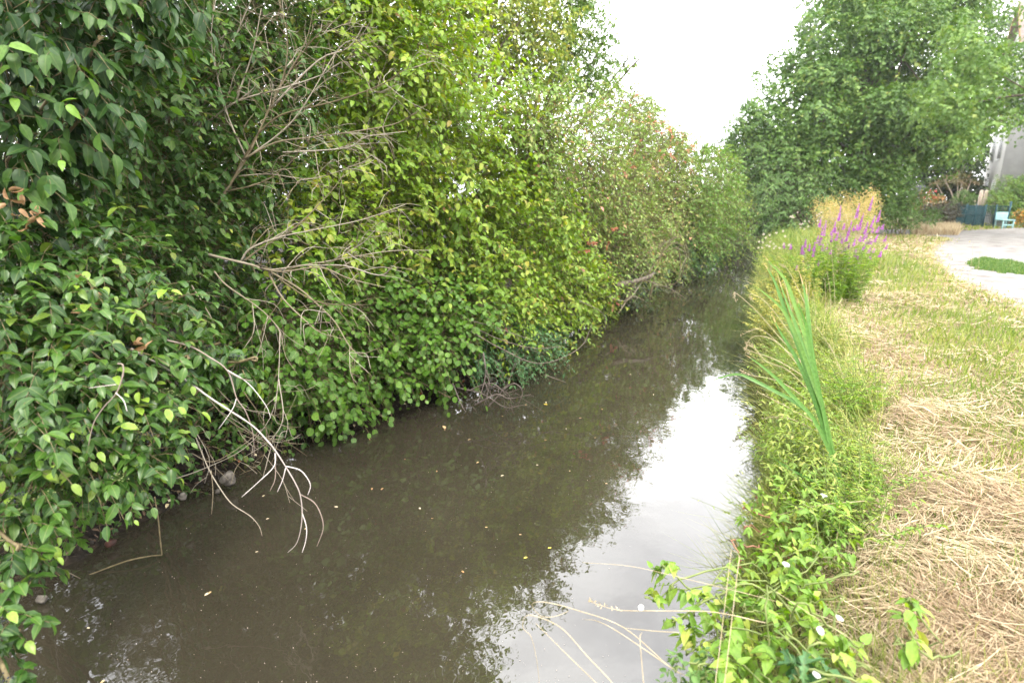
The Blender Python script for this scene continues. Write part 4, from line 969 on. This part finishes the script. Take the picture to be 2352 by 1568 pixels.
# cattail
cat = thing('cattail', W(1935, 1135, 3.42), 'cattail clump of long blue green blades rising from the bank edge', 'reed')
blades = [[(1715,645),(1761,677),(1802,718),(1840,800),(1870,885),(1891,943),(1915,1040),(1940,1140)], [(1754,585),(1771,606),(1802,640),(1822,690),(1845,760),(1868,850),(1895,960),(1938,1135)],
          [(1782,619),(1802,680),(1823,735),(1843,790),(1875,890),(1903,1000),(1934,1135)], [(1831,609),(1846,660),(1853,708),(1863,790),(1874,858),(1891,943),(1912,1040),(1940,1132)],
          [(1829,680),(1840,715),(1853,755),(1867,840),(1890,940),(1910,1040),(1937,1136)], [(1770,715),(1788,755),(1809,790),(1832,830),(1870,920),(1900,1020),(1930,1130)],
          [(1710,813),(1741,834),(1782,868),(1823,912),(1870,965),(1905,1040),(1932,1128)], [(1618,882),(1652,868),(1693,859),(1727,871),(1768,892),(1823,922),(1868,960),(1902,1030),(1930,1125)],
          [(1752,600),(1776,640),(1795,690),(1830,790),(1880,930),(1931,1130)], [(1800,1000),(1850,1035),(1900,1080),(1938,1140)], [(1765,1045),(1830,1085),(1900,1120),(1945,1150)], [(1850,640),(1858,720),(1868,830),(1890,940),(1915,1050),(1938,1130)], [(1828,780),(1850,860),(1885,960),(1920,1070),(1944,1130)]]
for i, bl in enumerate(blades):
    n = len(bl); t0 = 3.42 + rng.uniform(-.3, .25)
    P = np.array([W(p[0], p[1], a) for p, a in zip(bl, np.linspace(t0, 3.42, n))])[::-1]
    m = MB(); LP = smooth_line(P, 5); sr_ = np.linspace(0, 1, len(LP)); rr0 = rng.uniform(0, .7)
    ribbon(m, LP, .022 if i not in (9, 10) else .014, np.repeat(np.where(sr_ > 1 - rng.uniform(.04, .13), 1.0, rr0 + .1 * sr_), 3), up=(0.3 + rng.uniform(-.3, .3), -1, rng.uniform(0, .5)))
    m.build('blade', M['cattail'], cat)

# dry grass stalks bowing over the water
def stalk(label, pts, ts, seed, r=.0016, head=0, group=None, name='dry_grass_stalk'):
    rg = np.random.default_rng(seed); n = len(pts)
    P = smooth_line(np.array([W(p[0], p[1], t) for p, t in zip(pts, np.linspace(ts[0], ts[1], n))]), 5)
    m = MB(); tube(m, P, r, r * .55, 5, .5, 0, rg)
    if head:
        k = 26; q = P[-6:][rg.integers(0, min(6, len(P)), k)] + rg.normal(0, .004, (k, 3))
        leaves(m, q, rg.normal(0, 1, (k, 3)) + [0, 0, .4], rg.normal(0, 1, (k, 3)), .016, .005, rg.random(k), 'low')
    tag(m.build(name, M['straw_stalk'], smooth=True), label, 'grass stalk', group)
stalk('long pale grass stalk with a crook tip bent back down over the water', [(1460,1640),(1407,1568),(1348,1505),(1295,1446),(1246,1419),(1209,1413),(1201,1441),(1220,1462),(1233,1516),(1240,1580)], (1.95,2.2), 1)
stalk('pale grass stalk curling into a closed loop over the water', [(1600,1560),(1541,1532),(1434,1441),(1327,1401),(1252,1382),(1222,1387),(1241,1413),(1273,1415),(1305,1403)], (2.1,2.4), 2)
stalk('straight dry stalk running under the crook tipped stalk', [(1420,1620),(1370,1568),(1300,1500),(1230,1430)], (1.95,2.2), 3)
stalk('dry stalk pair member reaching left below the closed loop stalk', [(1560,1545),(1423,1452),(1370,1425),(1343,1422)], (2.1,2.35), 4)
stalk('left of two upright pale stalks before the leafy bindweed', [(1636,1640),(1643,1568),(1660,1430),(1675,1301),(1680,1262)], (1.9,2.1), 5)
stalk('right of two upright pale stalks, with a bent tip', [(1655,1640),(1664,1568),(1680,1430),(1694,1312),(1697,1275),(1682,1262)], (1.9,2.1), 6)
stalk('very long fine stalk reaching level across the bright reflection', [(1960,1440),(1788,1382),(1573,1328),(1450,1300),(1338,1291)], (2.3,2.5), 7, r=.0013)
stalk('dry stalk slanting from the mown straw down over the bindweed', [(1960,1470),(1870,1415),(1782,1358)], (2.2,2.25), 8)
stalk('pale stalk lying level at the bank edge below the cattail', [(1985,1150),(1880,1160),(1772,1186)], (2.9,3.0), 9)
stalk('thin pale stalk dipping toward the water near the bottom', [(1560,1452),(1500,1448),(1434,1441)], (2.15,2.3), 10)
stalk('reddish dry dock stalk with crumbly seeds reaching left over the water', [(1760,1430),(1640,1405),(1520,1402),(1420,1400),(1358,1382)], (2.2,2.45), 11, r=.002, head=1)
stalk('short upright pale stalk at the bottom edge in front of the water', [(1482,1640),(1478,1568),(1470,1470),(1474,1452)], (1.9,2.0), 12)
curl = [([(1840,830),(1789,773),(1741,718),(1700,680),(1686,674),(1690,690)],4.3), ([(1830,790),(1800,745),(1760,695),(1735,678),(1722,676),(1728,690)],4.5), ([(1850,840),(1800,800),(1747,756),(1700,770)],4.2), ([(1850,860),(1790,790),(1741,771),(1717,785),(1715,800)],4.1), ([(1870,880),(1790,830),(1727,807),(1712,800),(1720,812)],4.0),
        ([(1880,940),(1800,880),(1720,860),(1700,850)],4.0), ([(1860,900),(1810,850),(1760,830),(1735,800),(1715,790)],4.1), ([(1820,720),(1805,660),(1790,620),(1775,610),(1768,622)],5.0), ([(1850,700),(1826,650),(1806,615),(1790,608)],5.2), ([(1890,980),(1800,930),(1740,900)],3.8), ([(1900,1000),(1810,960),(1750,960)],3.7)]
for i, (p, t) in enumerate(curl):
    stalk('curled dry grass stalk arching from the bank toward the water behind the cattail', p, (t, t + .15), 30 + i, r=.0022, head=1, group='curled dry grass stalks by the cattail')
for i, (x0, y0, x1, y1, t) in enumerate([(1905,760,1900,625,6.6),(1915,800,1908,560,7.0),(1885,790,1895,640,6.4),(1945,880,1870,740,5.0),(1960,950,1905,790,4.6),(2210,680,2235,560,8.8),(2225,690,2252,565,8.8),(1835,780,1860,650,6.5),(1990,1300,2040,1130,2.9),(1870,760,1866,670,7)]):
    stalk('upright straw coloured grass stalk with a slender seed head on the right bank', [(x0,y0),((x0*.5+x1*.5)+6,(y0+y1)/2),(x1,y1)], (t, t), 50 + i, r=.0022, head=1, group='upright seeding grass stalks on the right bank')

# bindweed and other leafy plants in the right foreground
def flower(p, axis, r, th, seed):
    m = MB(); axis = unit(np.array(axis, float)); s = unit(np.cross(axis, [0.3, .2, 1])); q = np.cross(axis, s)
    rg = np.random.default_rng(seed); V = []; rings = [(.12, 0), (.2, .45), (.62, .85), (1.0, 1.0)]
    for rr, h in rings:
        for k in range(15):
            a = 2 * math.pi * k / 15; w = 1 + (.06 * math.sin(5 * a) if rr > .5 else 0)
            V.append(p + (s * math.cos(a) + q * math.sin(a)) * r * rr * w + axis * (h * r * .9))
    fl = []
    for i in range(3):
        for k in range(15): fl += [i*15+k, i*15+(k+1)%15, (i+1)*15+(k+1)%15, (i+1)*15+k]
    m.add(V, fl, [4] * 45, rg.random()); m.build('flower', M['white'], th, smooth=True)
def bind(label, specs, leaf, seed, base, flowers=(), L=.055, Wd=.040, kind='arrow', cov=.62, name='bindweed', catg='plant', wood='stemgreen', **kw):
    th, cl, rg = shrub(name, label, catg, specs, leaf, wood=wood, seed=seed, mode='t', base=base, r0=.004, L=L, Wd=Wd, cov=cov, tl=.16, nodes=4, kind=kind, single=True, inner=.15, twr=.0012, **{**dict(up=.3, droop=.3, leafdroop=.7), **kw})
    for j, (x, y, t, r) in enumerate(flowers):
        p = W(x, y, t); flower(p, unit(CAM - p) * .35 + rg.normal(0, .55, 3) + [0, 0, .45], r * .7, th, j)
bind('leafy bindweed with arrow leaves sprawling over the water at the bottom', [(1560,1340,42,2.4),(1600,1400,42,2.35),(1660,1380,52,2.3),(1535,1310,18,2.45),(1690,1450,58,2.2),(1590,1490,45,2.2),(1640,1550,60,2.1),(1560,1420,24,2.35),(1730,1400,50,2.3),(1500,1370,16,2.45)], 'weed', 301, GT(1800, 2.5, -.15), [(1475,1395,2.35,.018)])
bind('bindweed mound with two white trumpet flowers at the bottom right of the water', [(1760,1500,60,2.12),(1820,1440,55,2.2),(1880,1500,60,2.1),(1800,1560,60,2.05),(1900,1440,35,2.2),(1860,1390,32,2.3),(1940,1540,50,2.05)], 'weed', 302, GT(1900, 2.15, -.02), [(1890,1445,2.08,.022),(1872,1552,1.98,.02),(1925,1424,2.1,.02)], kind='arrow')
bind('bindweed with a white flower climbing the bank edge below the cattail', [(1830,1210,52,2.85),(1800,1290,50,2.6),(1860,1290,48,2.6),(1790,1200,34,2.9),(1890,1180,40,2.9),(1830,1130,45,3.1),(1900,1250,40,2.75),(1780,1350,36,2.5),(1850,1345,40,2.45),(1730,1310,24,2.65),(1740,1370,36,2.4)], 'weed', 303, GT(1900, 2.8, -.05), [(1890,1143,2.95,.026),(1803,1301,2.5,.024)], L=.05, Wd=.032)
bind('bushy green weeds at the foot of the cattail blades', [(1830,1040,52,3.4),(1870,1080,50,3.3),(1800,1080,40,3.4),(1860,1000,46,3.6),(1790,1010,34,3.7),(1910,1040,40,3.5),(1800,950,38,3.9),(1850,930,40,4.0)], 'weedpale', 304, GT(1890, 3.6, -.1), L=.045, Wd=.014, kind='mid', name='bank_weed', up=.5)
bind('trailing reddish stemmed weed hanging from the bank into the reflection', [(1720,1170,16,3.0),(1715,1210,14,2.95),(1705,1250,14,2.85),(1700,1290,14,2.75),(1745,1150,20,3.05)], 'weed', 305, GT(1800, 3.0, -.2), L=.04, Wd=.022, name='trailing_weed', wood='stemred')
bind('serrated thistle rosette among the straw at the bottom right', [(1850,1530,40,1.98),(1900,1560,36,1.95),(1830,1570,36,1.95)], 'bramble', 306, GT(1880, 2.0, 0), L=.10, Wd=.035, kind='palm', name='thistle_rosette')
bind('small grey green weed at the bottom edge beside the upright stalks', [(1590,1570,50,2.05),(1560,1530,26,2.1),(1620,1530,30,2.1)], 'willow', 307, GT(1700, 2.1, -.1), L=.035, Wd=.02, kind='mid', name='bank_weed')
bind('lone broad leaved dock seedling in the mown straw at the right bottom', [(2080,1420,22,2.15),(2090,1390,16,2.2),(2070,1480,18,2.05)], 'weed', 308, GT(2085, 2.2, 0), L=.07, Wd=.035, kind='full', name='dock_plant', cov=.5)

# repeated leafy weeds along the strip: a few kinds built once, then copied
protos = []
for i in range(6):
    hgt = [.35, .45, .3, .5, .4, .28][i]
    tops = [np.array([rng.normal(-.06, .16), rng.normal(0, .16), hgt * rng.uniform(.5, 1.05)]) for _ in range(22)]
    th = grow_plant('bank_weed', 'leafy weed crowding the grassy edge of the right bank', 'plant', (0, 0, 0), tops, ['weed', 'weedpale', 'grass', 'weed', 'weedpale', 'weed'][i], 400 + i,
                    L=[.045, .05, .12, .065, .04, .04][i], Wd=[.017, .013, .009, .011, .014, .016][i], pairs=12, kind='mid', group='leafy weeds along the right bank')
    protos.append(th)
spots = []
for k_ in range(95):
    y = 3.2 + 22 * (k_ / 95) ** 1.35 + rng.uniform(-.1, .1); x = float(xr(y)) + rng.uniform(.12, .72)
    spots.append((x, y))
for n_, (x, y) in enumerate(spots):
    src = protos[n_ % 6]
    if n_ < 6: o = src
    else:
        o = src.copy(); COL.objects.link(o)
        for c in src.children:
            c2 = c.copy(); COL.objects.link(c2); c2.parent = o
    z = float(np.interp(x - float(xr(y)), [0, .3, .62, .9], [-.55, -.30, -.10, -.02]))
    o.location = (x, y, z - .02); s = rng.uniform(.75, 1.25) * (1 + .02 * y); o.scale = (s, s, s); o.rotation_euler = (0, 0, rng.uniform(-.6, .6))

# ------------------------------------------------------------------ grass and mown straw
TP['blade'] = ([(0,-.5),(0,.5),(.5,.42),(.5,-.42),(1,0)], [(0,3,2,1),(3,4,2)])
TP['strip'] = ([(0,-.5),(0,.5),(.5,.5),(.5,-.5),(1,.35),(1,-.35)], [(0,3,2,1),(3,5,4,2)])
def vnoise(x, y, s, seed):
    r = np.random.default_rng(seed); out = 0
    for i in range(7):
        a = r.uniform(0, 6.28); f = s * r.uniform(.6, 1.7)
        out = out + np.sin((x * math.cos(a) + y * math.sin(a)) * f + r.uniform(0, 6.28))
    return out / 7 * 1.6
def lawn_points(n, rmin, rmax, seed):
    r = np.random.default_rng(seed)
    rad = rmin * (rmax / rmin) ** r.random(n); az = r.uniform(-math.radians(28), math.radians(34), n) + math.radians(14)
    x = rad * np.sin(az); y = rad * np.cos(az)
    return x, y, rad, r
pathx = np.array(edge)
def in_path(x, y):
    inside = np.zeros(len(x), bool); P = np.array(edge); j = len(P) - 1
    for i in range(len(P)):
        c = ((P[i, 1] > y) != (P[j, 1] > y)) & (x < (P[j, 0] - P[i, 0]) * (y - P[i, 1]) / (P[j, 1] - P[i, 1] + 1e-9) + P[i, 0])
        inside ^= c; j = i
    return inside
def gz(x, y):
    return np.interp(x - xr(y), [-.15, 0, .3, .62, .9, 1.3], [-.70, -.62, -.30, -.10, -.02, 0])
gr0 = G(2300, 790)[:2]; gr1 = G(2060, 610)[:2]; gr2 = G(2352, 1000)[:2]
def greenness(x, y):
    d0 = np.hypot((x - gr0[0]) / 1.1, (y - gr0[1]) / 2.0); d1 = np.hypot((x - gr1[0]) / 1.0, (y - gr1[1]) / 5.0); d2 = np.hypot((x - gr2[0]) / .8, (y - gr2[1]) / 1.3)
    g = .30 + .16 * vnoise(x, y, 2.2, 5) + .16 * vnoise(x, y, 7, 6) + .55 * np.exp(-d0 ** 2) + .65 * np.exp(-d1 ** 2) + .3 * np.exp(-d2 ** 2)
    g = g + .7 * np.clip(1 - (x - xr(y) - .2) / .45, 0, 1) + np.clip((y - 4.5) / 12, 0, .17)
    return g
straw, grass, tall = MB(), MB(), MB()
x, y, rad, r = lawn_points(230000, 1.3, 30, 501)
ok = (x > xr(y) + .12 + .33 * r.random(len(x)) ** .5) & ~in_path(x, y)
g = greenness(x, y); ok &= r.random(len(x)) > g * .85
x, y, rad, g = x[ok], y[ok], rad[ok], g[ok]; n = len(x)
az = r.normal(0, .55, n) + vnoise(x, y, 4.5, 8) * 2.6 + (r.random(n) < .25) * r.uniform(0, 6.28, n)
A = np.stack([np.cos(az), np.sin(az), r.normal(.06, .16, n)], 1)
mound = .075 * np.clip(vnoise(x, y, 3.6, 9) + .2, 0, 1)
P = np.stack([x, y, gz(x, y) + r.random(n) ** 1.5 * .035 + mound], 1)
ln_ = r.uniform(.05, .20, n) * np.clip(1.0 + (rad - 4) * .02, .8, 1.6)
leaves(straw, P - A * (ln_ / 2)[:, None], A, np.stack([r.normal(0, .5, n), r.normal(0, .5, n), np.ones(n)], 1), ln_, np.maximum(.0019, .0009 * rad) * r.uniform(.5, 1.7, n), np.clip(r.normal(.52, .25, n) + .28 * vnoise(x, y, 4, 10), 0, 1), 'strip', 0, r.normal(.08, .22, n))
def edge_fringe(mb, n, seed, hh, wd, kind, rn):
    r_ = np.random.default_rng(seed); E = np.array(edge)[:120]; k_ = r_.integers(0, len(E) - 1, n); f_ = r_.random((n, 1)); q_ = E[k_] * (1 - f_) + E[k_ + 1] * f_
    q_ = q_ + r_.normal(0, .26, (n, 2)) * r_.random((n, 1)); d_ = np.hypot(q_[:, 0], q_[:, 1]); P_ = np.column_stack([q_, np.full(n, .015)])
    if kind == 'blade': A_ = np.stack([r_.normal(0, .6, n), r_.normal(0, .6, n), np.ones(n)], 1); N_ = np.stack([r_.normal(0, 1, n), r_.normal(0, 1, n), np.zeros(n)], 1)
    else: A_ = np.stack([r_.normal(0, 1, n), r_.normal(0, 1, n), r_.normal(.08, .1, n)], 1); N_ = np.tile([0, 0, 1.], (n, 1)) + r_.normal(0, .2, (n, 3)); P_[:, 2] += .02
    leaves(mb, P_, A_, N_, r_.uniform(*hh, n), np.maximum(wd, .0011 * d_), np.clip(r_.normal(rn, .25, n), 0, 1), kind, .2, r_.uniform(0, .5, n))
edge_fringe(straw, 5000, 91, (.05, .2), .004, 'strip', .5); edge_fringe(grass, 2600, 92, (.03, .10), .003, 'blade', .6)
tag(straw.build('mown_straw', M['straw']), 'mown straw lying on the right bank', kind='stuff')
x, y, rad, r = lawn_points(150000, 1.3, 45, 502)
ok = (x > xr(y) + .02) & ~in_path(x, y) & (r.random(len(x)) < greenness(x, y) * 1.15 + .04)
x, y, rad = x[ok], y[ok], rad[ok]; n = len(x)
bankness = np.clip(1 - (x - xr(y) - .35) / .5, 0, 1)
h = (r.uniform(.05, .15, n) + bankness * r.uniform(.02, .24, n) * np.clip(rad / 5, .3, 1) + .22 * r.random(n) * np.exp(-np.hypot((x - gr1[0] + .4) / .7, (y - gr1[1]) / 4.0) ** 2)) * np.clip(.8 + rad * .02, .8, 1.7)
h += .10 * np.exp(-np.hypot((x - gr0[0]) / 1.0, (y - gr0[1]) / 1.9) ** 2) * r.random(n)
A = np.stack([r.normal(-.12 * bankness, .4, n), r.normal(0, .4, n), np.ones(n)], 1)
P = np.stack([x, y, gz(x, y) - .01], 1)
leaves(grass, P, A, np.stack([r.normal(0, 1, n), r.normal(0, 1, n), np.zeros(n)], 1), h, np.maximum(.003, .0013 * rad) * r.uniform(.7, 1.3, n), np.clip(r.beta(2, 2, n) * .8 + .2 * r.random(n) - .1 + .15 * vnoise(x, y, 3, 12), 0, 1), 'blade', .2, r.uniform(.0, .7, n))
n = 9000; yy = 3.0 + 14 * r.random(n) ** 1.3; xx = xr(yy) + r.uniform(.0, .45 + .35 * np.clip((yy - 3) / 2, 0, 1), n); P = np.column_stack([xx, yy, gz(xx, yy) - .02])
A = np.stack([r.normal(-.28, .4, n), r.normal(-.05, .35, n), np.ones(n)], 1)
leaves(grass, P, A, np.stack([r.normal(.8, .6, n), r.normal(0, .6, n), np.full(n, .4)], 1), r.uniform(.18, .48, n) * (1 + .5 * np.clip((yy - 3.5) / 3, 0, 1) * r.random(n)), np.maximum(.0035, .0010 * yy), np.clip(r.beta(2, 1.6, n), 0, 1), 'blade', .25, r.uniform(.1, .8, n))
tag(grass.build('grass', M['grass']), 'green and yellowing grass on the right bank', kind='stuff')
# grass island in the gravel path
isl = smooth_line([list(G(*p)[:2]) + [0] for p in [(2222,607),(2250,596),(2300,600),(2370,612),(2430,632),(2352,634),(2290,628),(2240,620),(2222,607)]], 3)[:, :2]
c = isl.mean(0); r = np.random.default_rng(503); n = 9000
k = r.integers(0, len(isl) - 1, n); f = r.random(n)[:, None]; e = isl[k] * (1 - f) + isl[k + 1] * f; q = c + (e - c) * np.sqrt(r.random(n))[:, None] * (r.uniform(.86, 1.05, n) + .10 * np.sin(k * 2.3))[:, None]
isg = MB(); P = np.column_stack([q, np.full(n, .03)])
leaves(isg, P, np.stack([r.normal(0, .4, n), r.normal(0, .4, n), np.ones(n)], 1), np.stack([r.normal(0, 1, n), r.normal(0, 1, n), np.zeros(n)], 1), r.uniform(.025, .085, n), .018, r.random(n), 'blade', .2, r.uniform(0, .6, n))
tag(isg.build('grass_island', M['freshgrass']), 'oval island of fresh green grass in the gravel path', kind='stuff')
# tan dry grass at the far path edge
n = 5000; q = np.array([GT(a, b)[:2] for a, b in zip(r.uniform(2095, 2200, n), r.uniform(24.5, 29, n))])
dg = MB(); P = np.column_stack([q, np.zeros(n)])
leaves(dg, P, np.stack([r.normal(0, .3, n), r.normal(0, .3, n), np.ones(n)], 1), np.stack([r.normal(0, 1, n), r.normal(0, 1, n), np.zeros(n)], 1), r.uniform(.2, .5, n), .03, np.clip(r.normal(.7, .2, n), 0, 1), 'blade', .2, r.uniform(0, .5, n))
tag(dg.build('dry_grass', M['straw']), 'strip of tall tan dry grass at the far edge of the path', kind='stuff')
# long grass on the far right bank sloping to the water
n = 7000; yy = r.uniform(17, 40, n); xx = xr(yy) + r.uniform(.0, 2.2, n)
fg = MB(); P = np.column_stack([xx, yy, gz(xx, yy)])
leaves(fg, P, np.stack([r.normal(-.2, .35, n), r.normal(0, .35, n), np.ones(n)], 1), np.stack([r.normal(0, 1, n), r.normal(0, 1, n), np.zeros(n)], 1), r.uniform(.2, .6, n), .04, r.random(n) * .8, 'blade', .2, r.uniform(.2, .9, n))
tag(fg.build('bank_grass', M['grass']), 'long grass on the far right bank sloping to the water', kind='stuff')

# ------------------------------------------------------------------ on the water and the mud
M['floatleaf'] = leaf_mat('floating leaf', [(0, (.24, .13, .05)), (.6, (.45, .34, .18)), (1, (.58, .50, .34))], rough=.6, trans=0, rib=.2)
M['yellowleaf'] = leaf_mat('yellow leaf', [(0, (.55, .42, .05)), (1, (.62, .50, .08))], rough=.5, trans=0, rib=.1)
M['redleaf'] = leaf_mat('orange red leaf', [(0, (.35, .08, .02)), (1, (.45, .16, .05))], rough=.6, trans=0, rib=.1)
M['litter'] = leaf_mat('rotting litter', [(0, (.012, .009, .006)), (.6, (.045, .03, .018)), (.9, (.10, .06, .035)), (1, (.22, .15, .09))], rough=.7, trans=0, rib=0)
fr = np.random.default_rng(600)
def floatleaf(px, py, label, mat='floatleaf', size=.035, group=None, z=WATER, name='floating_leaf', c='leaf', tilt=.06):
    p = G(px, py, z + .004); m = MB(); a = fr.random() * 6.28
    leaves(m, p[None], np.array([[math.cos(a), math.sin(a), fr.normal(0, tilt * .5)]]), np.array([[fr.normal(0, tilt), fr.normal(0, tilt), 1]]), size, size * .5, np.array([fr.random()]), 'full', .25, fr.uniform(-.1, .05))
    tag(m.build(name, M[mat]), label, c, group)
for x_, y_ in [(200,1440),(586,1267),(611,1192),(603,1140),(990,1190),(1003,1083),(1150,1093),(1231,1067),(1120,1210),(1060,1310),(963,1165),(776,1164),(1192,1227),(1075,1010),(1152,955),(1210,930),(1385,940),(1255,925),(1300,985),(1250,1010),(1330,960),(1365,1005),(855,1120),(930,1055),(700,1215),(1450,860),(1470,858),(1540,790),(1440,800),(1500,905),(1600,845),(1390,1110),(1310,1080),(480,1360),(485,1357),(850,1010),(1022,985),(880,1120),(240,1560),(1100,1060)]:
    floatleaf(x_, y_, 'small withered tan leaf floating on the brown water', size=fr.uniform(.018, .036), group='withered leaves floating on the canal')
floatleaf(1258, 1258, 'yellow floating leaf nearer the bright reflection, right of the other yellow leaf', 'yellowleaf', .028)
floatleaf(1203, 1281, 'yellow floating leaf left of the other yellow leaf in the dark reflection', 'yellowleaf', .028)
floatleaf(1022, 984, 'largest pale floating leaf off the driftwood roots', 'floatleaf', .075)
floatleaf(1249, 928, 'pale yellow leaf floating just right of the driftwood roots', 'yellowleaf', .05)
for i in range(46):
    yv = fr.uniform(1.8, 6.5); xv = float(xl(yv)) + fr.uniform(-.32, .04)
    zz = float(np.interp(xv - float(xl(yv)), [-.42, -.1, 0, .06], [-.34, -.58, -.64, -.645]))
    p = np.array([xv, yv, zz + .015]); m = MB(); a = fr.random() * 6.28
    leaves(m, p[None], np.array([[math.cos(a), math.sin(a), 0]]), np.array([[.5, -.2, 1]]), fr.uniform(.03, .055), .025, np.array([fr.random()]), 'full', .4, .2)
    red = fr.random() < .25
    tag(m.build('fallen_leaf', M['redleaf' if red else 'floatleaf']), 'fallen orange red leaf on the muddy waterline' if red else 'fallen tan leaf on the muddy waterline', 'leaf', 'fallen red leaves on the left bank mud' if red else 'fallen tan leaves on the left bank mud')
sp_ = MB(); n = 300
pp = np.array([G(a, b, WATER + .003) for a, b in zip(fr.uniform(250, 1450, n), 1568 - 560 * fr.random(n) ** 1.4)])
pp = pp[(pp[:, 0] > xl(pp[:, 1]) + .3)]
n = len(pp); blobs(sp_, pp, fr.uniform(.0008, .0026, n), fr.random(n), .35)
tag(sp_.build('pollen_specks', M['fluff']), 'tiny pale specks drifting on the water', kind='stuff')
n = 3600; yv = .6 + 8 * fr.random(n) ** 1.3; dd = -1.2 * fr.random(n) ** 1.5; xv = xl(yv) + dd + .02
lt = MB(); P = np.column_stack([xv, yv, np.interp(dd, [-1.4, -1.1, -.42, -.1, 0], [-.05, -.12, -.34, -.58, -.63]) + fr.uniform(.015, .075, n)])
leaves(lt, P, fr.normal(0, 1, (n, 3)) * [1, 1, .25], fr.normal(0, .4, (n, 3)) + [.3, 0, 1], fr.uniform(.02, .055, n), fr.uniform(.008, .025, n), fr.random(n), 'mid', .4, .3)
tag(lt.build('leaf_litter', M['litter']), 'dark leaf litter and rubble on the muddy left bank', kind='stuff')
# stones and brick bits on the mud
M['stone'] = noise_mat('pale stone', [(.3, (.04, .034, .028)), (.55, (.12, .105, .085)), (.8, (.20, .18, .155))], 30, .9, bump=.5)
M['brickbit'] = noise_mat('wet brick', [(.3, (.022, .009, .006)), (.7, (.06, .02, .012))], 30, .6, bump=.4)
def stone(label, p, r, mat, seed, sc=(1, .8, .9), name='stone', c='stone'):
    import bmesh
    rg = np.random.default_rng(seed)
    bm = bmesh.new(); bmesh.ops.create_icosphere(bm, subdivisions=3, radius=1)
    ph = rg.random(6) * 6.28
    for v_ in bm.verts:
        d = v_.co.copy(); w = 1 + .16 * math.sin(3 * d.x + ph[0]) + .13 * math.sin(4 * d.y + 2 * d.z + ph[1]) + .06 * math.sin(9 * d.z + 5 * d.x + ph[2]) + .04 * math.sin(14 * d.y + ph[3])
        v_.co = Vector((d.x * w * r * sc[0], d.y * w * r * sc[1], d.z * w * r * sc[2]))
    me = bpy.data.meshes.new(name); bm.to_mesh(me); bm.free(); me.materials.append(M[mat])
    for f_ in me.polygons: f_.use_smooth = True
    o = bpy.data.objects.new(name, me); o.location = [float(a) for a in p]; o.rotation_euler = (rg.random(), rg.random(), rg.random() * 6); COL.objects.link(o)
    tag(o, label, c)
stone('pale lumpy stone on the mud beside the white branch', G(521, 1100, -.55), .062, 'stone', 1)
stone('small pale pebble at the waterline below the lumpy stone', G(500, 1128, -.62), .022, 'stone', 2)
stone('reddish brick lump at the waterline left of the reed stem', G(255, 1246, -.60), .028, 'brickbit', 3, (1.2, .8, .8), 'brick_fragment', 'brick')
stone('dark grey pebble in the bank mud above the waterline', G(420, 1138, -.45), .03, 'stone', 4)
stone('tan pebble near the water at the lower left', G(95, 1375, -.62), .028, 'stone', 5)

# ------------------------------------------------------------------ thin scattering volume added to imitate lens glare
hz = MB(); x0, x1, y0, y1, z0, z1 = -45., 75., -15., 95., -2.5, 24.
hz.add([(x0,y0,z0),(x1,y0,z0),(x1,y1,z0),(x0,y1,z0),(x0,y0,z1),(x1,y0,z1),(x1,y1,z1),(x0,y1,z1)], [0,3,2,1,4,5,6,7,0,1,5,4,1,2,6,5,2,3,7,6,3,0,4,7], [4]*6)
hm, hnt, hout = new_mat('haze')
hv = hnt.nodes.new('ShaderNodeVolumePrincipled'); hv.inputs['Density'].default_value = .00045; hv.inputs['Color'].default_value = (.95, .97, 1, 1); hv.inputs['Anisotropy'].default_value = .2
hnt.links.new(hv.outputs[0], hout.inputs['Volume'])
tag(hz.build('haze', hm), 'thin pale summer haze', kind='stuff')
